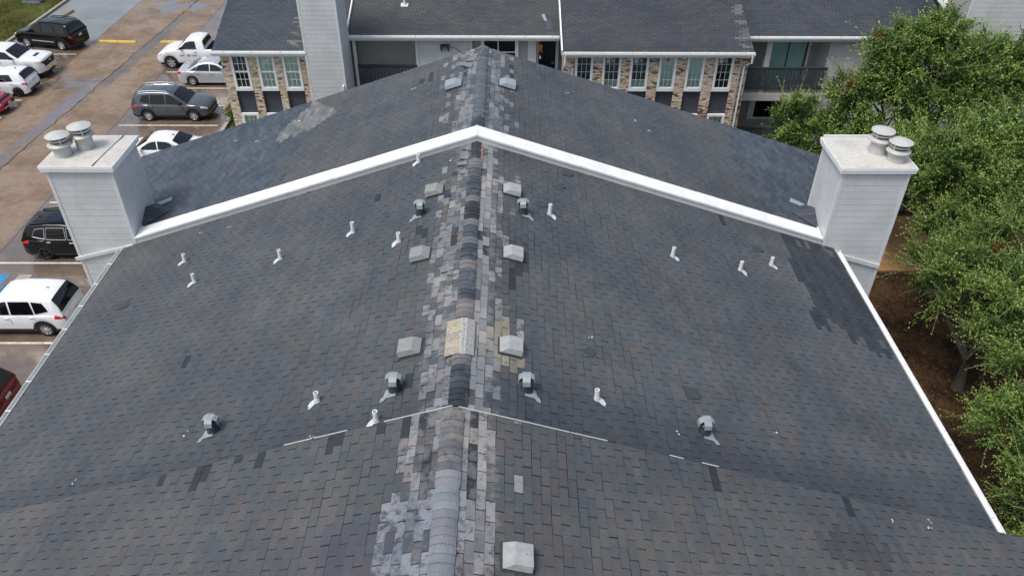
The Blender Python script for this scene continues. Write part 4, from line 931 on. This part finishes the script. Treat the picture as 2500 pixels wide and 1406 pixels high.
    if 'rails' in sp:
        x0, x1, m = sp['rails']
        for s in (1, -1):
            yr = cw1-.05; z = Hr+.05; bld(MB().tube([(x0,s*yr,lin(cabp,x0)),(x0+.12,s*yr,lin(cabp,x0+.12)+.045),(x0+(x1-x0)*.5,s*yr,Hr+.055),(x1-.12,s*yr,lin(cabp,x1-.12)+.045),(x1,s*yr,lin(cabp,x1))], .034, 6), 'roof_rail', m, T, True)
    if 'fin' in sp: x = sp['fin']; z = lin(cabp, x)+.02; bld(MB().add([(x-.08,-.03,z),(x-.08,.03,z),(x+.1,0,z+.005),(x-.07,0,z+.075)], [(0,2,1),(0,1,3),(1,2,3),(2,0,3)]), 'antenna_fin', sp.get('finmat', MT['black']))
    if 'sunroof' in sp: x0, x1 = sp['sunroof']; P = [[Vector((x, v*cw1*.72, lin(cabp, x)+.03+.006*(1-v*v))) for v in (-1,-.5,0,.5,1)] for x in (x0, (x0+x1)/2, x1)]; bld(MB().grid([r_[::-1] for r_ in P][::1]), 'sunroof', gm)
    if 'scoop' in sp: x0, x1 = sp['scoop']; z = lin(top, (x0+x1)/2)+.045; bld(MB().box(x0,x1,-.28,.28,z-.02,z+.012), 'hood_scoop', MT['black'])
    if 'strip' in sp: patch('side_moulding', MT['chrome'], *sp['strip'])
    if 'emblem' in sp:
        f, z = sp['emblem']; x = L+.03 if f else -.03
        bld(MB().prism([(x,-.13,z-.02),(x,-.05,z-.02),(x,-.05,z-.04),(x,.05,z-.04),(x,.05,z-.02),(x,.13,z-.02),(x,.13,z+.03),(x,.05,z+.03),(x,.05,z+.045),(x,-.05,z+.045),(x,-.05,z+.03),(x,-.13,z+.03)], (.01,0,0)), 'emblem', MT['chrome'])
    if 'decal' in sp:
        for x0, x1, z0, z1 in sp['decal']:
            for s in (1, -1): yb = hw+.006; bld(MB().box(x0,x1,s*yb-.002,s*yb+.002,z0,z1), 'door_lettering', MT['galv'])
    # wheels
    rm = sp.get('rim', MT['rim']); ns = sp.get('spokes', 5); wt = .22; tyre = MB().lathe([(r*.66,-wt/2),(r*.93,-wt/2),(r,-wt/2+.03),(r,wt/2-.03),(r*.93,wt/2),(r*.66,wt/2)], 24, cap=False).mesh('tyre'); tyre.materials.append(MT['tyre'])
    hub = MB().lathe([(r*.68,.02),(r*.68,.05),(.01,.05)], 20, cap=False).mesh('wheel_disc'); hub.materials.append(MT['black'])
    rb = MB(); rb.lathe([(r*.6,.06),(r*.68,.09),(r*.7,.07)], 24, cap=False); rb.lathe([(.06,.09),(.05,.105),(.005,.105)], 10)
    for k in range(ns): rb.mbox(Matrix.Rotation(2*PI*k/ns+PI/2, 4, 'Z') @ Matrix.Translation((r*.34,0,.085)), r*.62, sp.get('spw', .075), .025)
    rb = rb.mesh('rim'); rb.materials.append(rm)
    for me in (tyre, hub, rb): me.polygons.foreach_set('use_smooth', [me is not rb]*len(me.polygons))
    for xw in (xr, xf):
        for s in (1, -1):
            we = bpy.data.objects.new('wheel', hub); COL.objects.link(we); we.parent = T; we.location = (xw-L/2, s*(hw-wt/2-.01), r); we.rotation_euler = (-s*PI/2, 0, 0)
            for nm, me in (('tyre', tyre), ('rim', rb)):
                o = bpy.data.objects.new(nm, me); COL.objects.link(o); o.parent = we
    return T
PW = paint('white_paint', (.80,.81,.82)); PB = paint('black_paint', (.002,.002,.003), 0., .15, .45); PG = paint('dark_grey_paint', (.085,.098,.108), .4, .25); PS = paint('silver_paint', (.52,.54,.56), .35, .3); PRD = paint('red_paint', (.38,.012,.06)); PDR = paint('dark_red_paint', (.17,.006,.02), .3)
def suv(paintm, **k):
    d = dict(L=4.6, W=1.84, r=.345, xr=.95, xf=3.62, sill=.27, suv=True, belt=1.02, paint=paintm,
        top=[(0,.62),(.03,.86),(.1,1.02),(.3,1.04),(3.0,1.04),(3.35,1.04),(3.75,1.02),(4.25,.95),(4.45,.88),(4.56,.74),(4.6,.56)],
        cab=[(.1,1.04),(.2,1.30),(.42,1.62),(.62,1.69),(1.2,1.74),(1.9,1.74),(2.4,1.68),(2.62,1.60),(3.42,1.03)],
        wind=((3.36,1.07),(2.64,1.58)), rear=((.135,1.14),(.43,1.57)),
        win=[[(2.16,1.06),(3.1,1.06),(3.02,1.13),(2.55,1.51),(2.3,1.58),(2.18,1.59)],[(1.2,1.07),(2.08,1.06),(2.1,1.59),(1.3,1.59)],[(.62,1.2),(1.14,1.08),(1.22,1.58),(.8,1.53)]],
        head=[(4.12,4.5,3.0,4.2)], tail=[(.04,.42,3.0,4.4)], grille=(.55,.74,.5), plates=[(False,.86,MT['plate'])], clad=MT['black'], doors=[1.16,2.13,3.12], handles=[(1.32,.9),(2.3,.9)], mirror=(2.98,1.12), mirmat=MT['black'], spokes=5, bumpers=[(False,.34,.5,.7,MT['black']),(True,.32,.46,.6,MT['black'])])
    d.update(k); return d
def sedan(paintm, **k):
    d = dict(L=4.55, W=1.76, r=.32, xr=.95, xf=3.6, sill=.2, belt=.93, paint=paintm,
        top=[(0,.6),(.03,.82),(.12,.95),(.5,.98),(1.0,.96),(3.1,.93),(3.5,.9),(4.1,.78),(4.4,.68),(4.52,.56),(4.55,.48)],
        cab=[(.62,.97),(1.0,1.17),(1.35,1.36),(1.7,1.43),(2.1,1.46),(2.5,1.42),(2.75,1.33),(3.45,.94)],
        wind=((3.38,.98),(2.72,1.33)), rear=((.74,1.02),(1.36,1.35)),
        win=[[(2.2,.97),(3.15,.97),(2.65,1.27),(2.45,1.34),(2.22,1.37)],[(1.25,.98),(2.12,.97),(2.14,1.37),(1.7,1.35),(1.45,1.27)],[(.98,1.02),(1.2,.98),(1.38,1.24)]],
        head=[(4.0,4.45,3.2,4.5)], tail=[(.03,.32,2.9,4.2)], grille=(.45,.6,.5), plates=[(False,.72,MT['plate'])], doors=[1.22,2.16,3.14], handles=[(1.35,.8),(2.3,.8)], mirror=(3.02,1.0), spokes=10, spw=.04)
    d.update(k); return d
def pickup(paintm, **k):
    d = dict(L=5.9, W=2.0, r=.41, xr=1.25, xf=4.95, sill=.42, suv=True, belt=1.3, paint=paintm, nf=.5, nr=.1,
        top=[(0,1.0),(.02,1.3),(.1,1.32),(3.9,1.31),(4.35,1.30),(5.2,1.24),(5.65,1.15),(5.82,.98),(5.9,.8)],
        cab=[(1.95,1.31),(1.98,1.5),(2.05,1.84),(2.2,1.9),(2.8,1.94),(3.4,1.92),(3.65,1.85),(4.45,1.31)], bed=(.12,1.9),
        wind=((4.38,1.35),(3.7,1.82)), rear=((1.975,1.42),(2.03,1.8)),
        win=[[(3.1,1.34),(4.15,1.34),(3.66,1.74),(3.2,1.8),(3.12,1.8)],[(2.25,1.34),(3.0,1.34),(3.02,1.8),(2.3,1.8)]],
        head=[(5.45,5.82,3.0,4.2)], tail=[(.02,.14,2.0,4.0)], grille=(.85,1.1,.75), doors=[2.18,3.05,4.15], handles=[(2.35,1.1),(3.2,1.1)], mirror=(4.05,1.42), mirmat=MT['black'], spokes=6, spw=.1, handlemat=MT['galv'], bumpers=[(True,.5,.72,.9,MT['chrome'])])
    d.update(k); return d
car('parked_suv', 'dark grey SUV with silver roof rails parked nose-in by the brick bay', 'SUV', (-18.05,41.7), 0, suv(PG, rails=(.6,2.3,MT['chrome']), spokes=10, spw=.045))
car('parked_sedan', 'silver sedan parked between the dark grey SUV and the white work pickup', 'sedan', (-17.2,46.62), 0, sedan(PS))
car('parked_pickup', 'white single-cab work pickup with lettering on its door', 'pickup truck', (-18.95,49.45), PI, pickup(PW, L=5.6, xf=4.6, xr=1.1, top=[(0,1.0),(.02,1.25),(.1,1.27),(3.4,1.28),(3.9,1.28),(4.8,1.2),(5.2,1.08),(5.5,.85),(5.6,.65)], cab=[(2.2,1.28),(2.23,1.5),(2.32,1.84),(2.5,1.9),(2.95,1.93),(3.2,1.9),(3.4,1.84),(4.1,1.28)], bed=(.12,2.15), wind=((4.03,1.33),(3.44,1.81)), rear=((2.225,1.4),(2.3,1.8)), win=[[(2.75,1.32),(3.85,1.32),(3.42,1.72),(3.1,1.79),(2.8,1.79)]], doors=[2.62,3.86], handles=[(2.85,1.05)], mirror=(3.75,1.4), head=[(5.1,5.52,2.9,3.9)], grille=(.42,.56,.4), bumpers=[(True,.45,.62,.85,PW)], decal=[(3.62,3.9,.86,.95),(3.2,3.42,.84,.98),(2.75,3.15,.9,.97),(2.8,3.1,.85,.87)]))
car('parked_sedan', 'white sedan half hidden behind the left chimney and roof edge', 'sedan', (-16.95,36.45), PI, sedan(PW, fin=1.5))
car('parked_suv', 'black SUV with chrome window trim and black wheels beside the left chimney', 'SUV', (-17.5,28.25), 0, suv(PB, winchrome=True, fin=.8, rim=MT['rim_black'], rails=(.6,2.3,PB), sunroof=(1.35,2.3), handlemat=MT['chrome']))
car('parked_suv', 'white SUV with dark rear glass parked below the left gutter', 'SUV', (-17.72,23.3), PI, suv(PW, fin=.85, finmat=MT['galv'], spokes=10, spw=.04, clad=MT['black'], rins=.05, mirmat=PW))
car('parked_car', 'dark red car whose tail shows at the lower left edge', 'car', (-17.9,18.55), PI, suv(PDR, clad=None))
car('parked_suv', 'boxy black SUV with roof rack and seven-spoke wheels next to the grass', 'SUV', (-30.15,52.75), PI-.23, suv(PB, L=4.85, W=1.95, r=.37, xr=1.0, xf=3.8, belt=1.14, top=[(0,.7),(.03,1.0),(.08,1.14),(3.2,1.15),(3.6,1.14),(4.4,1.05),(4.72,.95),(4.82,.75),(4.85,.6)], cab=[(.06,1.14),(.14,1.4),(.3,1.7),(.5,1.78),(1.6,1.82),(2.6,1.78),(2.85,1.7),(3.6,1.15)], wind=((3.53,1.19),(2.9,1.68)), rear=((.1,1.24),(.27,1.66)), win=[[(2.35,1.18),(3.3,1.18),(2.82,1.6),(2.4,1.67)],[(1.35,1.18),(2.26,1.18),(2.3,1.67),(1.38,1.67)],[(.42,1.2),(1.2,1.18),(1.22,1.66),(.55,1.64)]], tail=[(.03,.2,2.6,4.2)], head=[(4.45,4.8,3.1,4.2)], clad=PB, rails=(.5,2.5,PB), spokes=7, doors=[1.28,2.32,3.32], handles=[(1.5,1.0),(2.5,1.0)], mirror=(3.15,1.25), mirmat=PB, strip=(1.5,3.3,1.3,1.5), plates=[(False,.95,MT['plate'])]))
car('parked_pickup', 'white crew-cab pickup with black hood scoop and wide dark grille', 'pickup truck', (-30.6,47.6), 0, pickup(PW, top=[(0,1.0),(.02,1.3),(.1,1.32),(3.9,1.33),(4.35,1.33),(5.3,1.28),(5.75,1.2),(5.86,1.0),(5.9,.8)], scoop=(5.05,5.25), plates=[(True,.6,MT['plate_yellow'])], emblem=(True,1.02), grille=(.78,1.14,.82), clad=None, spokes=8, spw=.07))
car('parked_hatchback', 'white hatchback with tall red tail lamps beside the white crew-cab pickup', 'hatchback', (-29.45,44.85), PI, suv(PW, L=4.05, W=1.7, r=.3, xr=.7, xf=3.2, sill=.2, belt=.95, top=[(0,.55),(.03,.8),(.1,.95),(2.6,.95),(3.0,.94),(3.4,.88),(3.8,.72),(4.0,.58),(4.05,.48)], cab=[(.1,.95),(.2,1.15),(.45,1.45),(.7,1.51),(1.5,1.53),(2.1,1.47),(2.4,1.36),(3.2,.95)], wind=((3.12,.99),(2.42,1.36)), rear=((.16,1.06),(.42,1.4)), win=[[(1.75,.98),(2.75,.98),(2.2,1.32),(1.8,1.38)],[(.85,1.02),(1.66,.98),(1.7,1.38),(1.0,1.38)]], tail=[(.03,.3,3.0,4.6)], head=[(3.55,3.95,3.0,4.2)], clad=None, doors=[.85,1.7,2.75], handles=[(1.0,.8),(1.9,.8)], mirror=(2.65,1.02), mirmat=PW, rim=MT['rim_black'], fin=.9, grille=(.4,.55,.4)))
car('parked_car', 'bright red car at the left edge, showing only its nose and plate', 'car', (-29.95,42.3), 0, sedan(PRD, grille=(.42,.62,.55), plates=[(True,.52,MT['plate'])], bumpers=[(True,.34,.4,.6,MT['chrome'])]))

# ------------------------------------------------------------------ trees and shrubs
def foliage(lobes, per_m2, seed, leaf=.062, shoot=.75, red=.004):
    rng = np.random.default_rng(seed); Vs, Cs = [], []
    for (cx, cy_, cz, rx, ry, rz_) in lobes:
        area = 4*PI*((rx*ry)**1.6+(rx*rz_)**1.6+(ry*rz_)**1.6)**(1/1.6)/3**(1/1.6); n = int(area*per_m2); nc = max(8, int(area*1.7))
        # sprays set along limbs that radiate from the lobe and arch over at the ends, so that gaps stay between the plumes
        R3 = np.array([rx,ry,rz_]); u = rng.normal(size=(nc,3)); u /= np.linalg.norm(u,axis=1,keepdims=True); u[:,2] = np.where(u[:,2] < -.45, -u[:,2], u[:,2])
        tip_ = np.array([cx,cy_,cz])+u*R3*rng.uniform(.78,1.15,nc)[:,None]; root = np.array([cx,cy_,cz])+u*R3*.3
        arch = rng.uniform(.05,.35,nc); chue = rng.random(nc); cs_ = rng.uniform(.07,.15,nc)
        k = rng.integers(0,nc,n); tt = rng.beta(2.2,1.3,n)[:,None]
        c = root[k]*(1-tt)+tip_[k]*tt+np.array([0,0,1.])*(arch[k][:,None]*4*tt*(1-tt)*.8-.12*tt)+rng.normal(0,1,(n,3))*cs_[k][:,None]*(1.25-.6*tt)
        ld = tip_-root; ld /= np.linalg.norm(ld,axis=1,keepdims=True)
        dr = ld[k]*.9+np.array([0,0,.45])+rng.normal(0,.42,(n,3)); dr /= np.linalg.norm(dr,axis=1,keepdims=True)
        Ln = rng.gamma(4.,shoot*.09,n)+.12; lg = rng.random(n) < .11; Ln[lg] *= 2.1
        hue = np.clip(chue[k]*.7+rng.random(n)*.3,0,1); hue[lg] = .5+.5*hue[lg]; bend = rng.normal(0,.22,(n,3)); bend[:,2] -= .15
        m = 20; t = (np.arange(m)+.5)/m
        pos = c[:,None,:]+dr[:,None,:]*(Ln[:,None]*t)[:,:,None]+bend[:,None,:]*(Ln[:,None]*t*t)[:,:,None]
        side = rng.normal(0,1,(n,m,3)); side /= np.linalg.norm(side,axis=2,keepdims=True)
        pos = pos+side*(rng.uniform(.012,.085,(n,m,1))*(1.15-t[None,:,None]*.75))
        a = side+dr[:,None,:]*.5+rng.normal(0,.3,(n,m,3)); a /= np.linalg.norm(a,axis=2,keepdims=True)
        b = np.cross(a, np.array([0,0,1.])+rng.normal(0,.7,(n,m,3))); b /= np.linalg.norm(b,axis=2,keepdims=True)
        sz = leaf*rng.uniform(.65,1.35,(n,m,1))
        q = np.stack([pos-a*sz*.6, pos+b*sz*.36, pos+a*sz*.6, pos-b*sz*.36], 2); Vs.append(q.reshape(-1,3))
        g0, g1, g2 = np.array((.024,.072,.015)), np.array((.14,.26,.045)), np.array((.46,.53,.15))
        h2 = hue[:,None,None]; col = g0*(1-h2)+g1*h2; tip = (t[None,:,None]**1.6)*np.clip((h2-.1)*1.4,0,1); col = col*(1-tip*.8)+g2*tip*.8
        col = col*rng.uniform(.7,1.3,(n,m,1))*(.7+.6*rng.random(nc)[k])[:,None,None]; rd = (rng.random((nc,)) < red*2)[k][:,None,None] & (rng.random((n,1,1)) < .5); col = np.where(rd, np.array((.26,.08,.03)), col)
        Cs.append(np.concatenate([col, np.ones((n,m,1))],2).reshape(-1,4))
        e = c+dr*Ln[:,None]+bend*Ln[:,None]; w_ = np.cross(dr, rng.normal(0,1,(n,3))); w_ /= np.linalg.norm(w_,axis=1,keepdims=True); w_ *= np.where(lg,.011,.006)[:,None]
        mid = c+dr*(Ln*.5)[:,None]+bend*(Ln*.25)[:,None]
        st = np.concatenate([np.stack([c-w_, c+w_, mid+w_*.8, mid-w_*.8],1), np.stack([mid-w_*.8, mid+w_*.8, e+w_*.3, e-w_*.3],1)],0); Vs.append(st.reshape(-1,3))
        sc = np.tile(np.array((.07,.10,.035,1.)),(2*n,1))*np.append(np.repeat(np.where(np.tile(lg,2),3.4,1.)[:,None]*rng.uniform(.6,1.3,(2*n,1)),3,1),np.ones((2*n,1)),1); Cs.append(sc)
    V = np.concatenate(Vs); return npmesh('crown', V, np.arange(len(V)).reshape(-1,4), np.concatenate(Cs))
def tree(name, label, base, lobes, seed, per_m2=36, leaf=.062, group='trees at the right of the roof', cat='tree', tr=.16, shoot=.75):
    T = empty(name, (*base, -.06), label, cat, group); mb = MB(); rs = random.Random(seed)
    top = sum((Vector(l[:3]) for l in lobes), Vector())/len(lobes); B = Vector((*base, -.06)); fk = B.lerp(Vector((top.x, top.y, max(1.2, top.z*.45))), .75)
    mb.tube([B-Vector((0,0,.1)), B+Vector((.02,0,.3)), B.lerp(fk,.5)+Vector((rs.uniform(-.1,.1),rs.uniform(-.1,.1),0)), fk], [tr*1.5,tr*1.1,tr*.95,tr*.8], 10)
    for l in lobes:
        c = Vector(l[:3]); e = c+Vector((0,0,l[5]*.3)); mid = fk.lerp(e,.5)+Vector((rs.uniform(-.3,.3),rs.uniform(-.3,.3),-.15)); mb.tube([fk, mid, e], [tr*.62,tr*.4,tr*.1], 7)
        for k in range(7):
            an = rs.uniform(0,2*PI); s0 = mid.lerp(e, rs.uniform(0,.9)); en = c+Vector((math.cos(an)*l[3]*.8, math.sin(an)*l[4]*.8, rs.uniform(-.3,.7)*l[5])); mb.tube([s0, s0.lerp(en,.5)+Vector((0,0,.12)), en], [tr*.25,tr*.16,tr*.05], 5)
    mb.build('trunk', MT['bark'], T, True)
    me = foliage(lobes, per_m2, seed, leaf, shoot=shoot); link('crown', me, MT['leaf'], T); return T
tree('tree', 'large broad tree with feathery light shoots in front of the back building', (19.2,31.8), [(18.4,31.4,6.4,2.6,2.0,2.3),(20.8,31.6,6.0,2.4,2.1,2.3),(16.5,31.2,5.4,1.7,1.6,1.8),(22.8,31.0,6.0,1.8,2.0,2.4),(19.6,30.2,5.0,2.4,1.7,2.0),(17.2,31.5,7.6,1.2,1.1,1.2),(15.2,31.2,5.9,.9,.8,.8),(16.2,31.4,7.6,.7,.7,.9),(18.6,31.5,8.2,1.0,.9,.9)], 21, 46, tr=.2)
tree('tree', 'rounded dark green tree hiding the lower balcony behind the right chimney', (14.4,31.6), [(14.2,31.2,3.5,1.8,1.6,1.6),(13.3,31.4,4.6,1.0,1.0,1.0),(15.6,30.6,3.6,1.6,1.5,1.6),(14.6,29.3,2.5,1.7,1.4,1.4),(16.8,29.2,3.4,1.4,1.3,1.5)], 22, 40, tr=.12, shoot=.55)
tree('tree', 'tall wispy tree right behind the right chimney', (18.0,25.2), [(17.6,25.4,5.4,1.9,1.8,2.1),(19.4,25.4,5.8,2.0,2.0,2.2),(16.4,26.6,4.2,1.6,1.6,1.8),(18.2,23.2,4.9,1.9,1.7,1.9),(20.3,23.3,5.4,1.8,1.7,2.0),(17.2,27.9,4.2,1.8,1.5,1.8),(16.7,23.8,3.9,1.0,1.0,1.1)], 23, 48, .056, tr=.16)
tree('tree', 'nearest tree with long arching shoots over the dark mulch', (16.6,19.8), [(15.9,20.6,3.9,1.5,1.5,1.5),(16.9,19.0,4.2,1.7,1.5,1.7),(17.6,21.0,4.9,1.8,1.7,1.9),(15.4,22.2,3.6,.8,.9,.9),(16.0,18.3,3.3,.9,1.0,1.1),(16.6,17.0,3.4,1.6,1.4,1.5)], 24, 50, .048, tr=.15, shoot=1.0)
tree('tree', 'low leafy tree in the shade at the lower right', (15.8,14.9), [(15.3,15.2,2.6,1.3,1.3,1.3),(16.4,14.6,2.9,1.5,1.4,1.5),(15.4,13.3,1.9,1.2,1.2,1.2),(14.8,12.0,1.3,1.0,1.1,1.0)], 25, 52, .046, tr=.1, shoot=.7)
for i, (x, y, h, lab) in enumerate(((-13.9,40.6,.75,'small green hedge shrub below the roof edge at the end of the grey SUV bay'),(-13.6,42.2,.85,'small green hedge shrub beside the wheel stop at the brick bay'),(-13.4,43.6,.7,'small green hedge shrub farthest along the brick bay'))):
    T = empty('shrub', (x, y, -.06), lab, 'shrub', 'hedge shrubs beside the brick bay')
    st = MB()
    for k in range(6): an = k*PI/3; st.tube([(x,y,-.1),(x+.2*math.cos(an),y+.2*math.sin(an),h*.5),(x+.5*math.cos(an),y+.5*math.sin(an),h*.8)], [.025,.018,.008], 5)
    st.build('stems', MT['bark'], T); link('leaves', foliage([(x,y,h*.5,.95,.85,h*.6)], 70, 60+i, .06, shoot=.25, red=0.), MT['leaf'], T)

# ------------------------------------------------------------------ loose bits on the roof
for x, y, sx, sy, rz, lab in ((-8.85,15.8,.3,.34,.5,'dark triangular shingle scrap on the left slope near the gutter'),(2.29,18.74,.3,.28,-.3,'rounded dark shingle scrap just under the white coping'),(2.05,17.73,.36,.22,.8,'dark elongated shingle scrap below the coping on the right slope'),(1.56,16.66,.36,.26,.5,'dark shingle scrap between the hooded vent and the white pipe'),(7.48,17.63,.3,.3,.2,'dark shingle scrap on the right slope near the right chimney'),(7.17,12.81,.22,.3,.6,'small dark shingle scrap in the middle of the right slope, far from vents'),(4.34,11.1,.32,.36,.1,'square dark shingle scrap up-slope of the lone right hooded vent'),(2.4,11.5,.2,.25,.9,'tiny dark shingle scrap right of the tan patched vent')):
    tag(flap('m', x, y, sx, sy, rz, MT['scrap'], .015, 'shingle_scrap'), lab, 'shingle scrap', 'loose shingle scraps on the roof')
for sec, L_ in (('m', [(-7.44,9.68),(-6.88,18.32),(-7.79,18.47),(-.67,18.36),(-2.57,9.42),(6.11,10.5),(3.94,9.88),(2.5,12.02),(-5.31,10.27)]), ('f', [(2.69,23.76),(4.92,23.26),(5.3,22.79),(-8.36,24.08),(-7.45,23.42),(-6.09,24.02),(-2.17,23.65)]), ('n', [(8.79,9.09),(8.7,8.89),(7.92,8.86)])):
    for x, y in L_:
        m = rmat(sec, x, y, random.uniform(0,3)); mb = MB()
        for k in range(3):
            a = random.uniform(.012,.03) if sec != 'f' else random.uniform(.03,.06); b = random.uniform(.006,.014); dx, dy = random.uniform(-.06,.06), random.uniform(-.06,.06); rr = m @ Matrix.Translation((dx,dy,.018+.002*k)) @ Matrix.Rotation(random.uniform(0,3),4,'Z')
            mb.prism([rr @ Vector(p) for p in ((-a,-b,0),(a*.3,-b*1.4,0),(a,b*.2,0),(0,b,0))], (0,0,.004))
        tag(mb.build('litter', MT['litter']), 'small white scrap of litter lying on the dark roof shingles', 'litter', 'white litter on the roof')
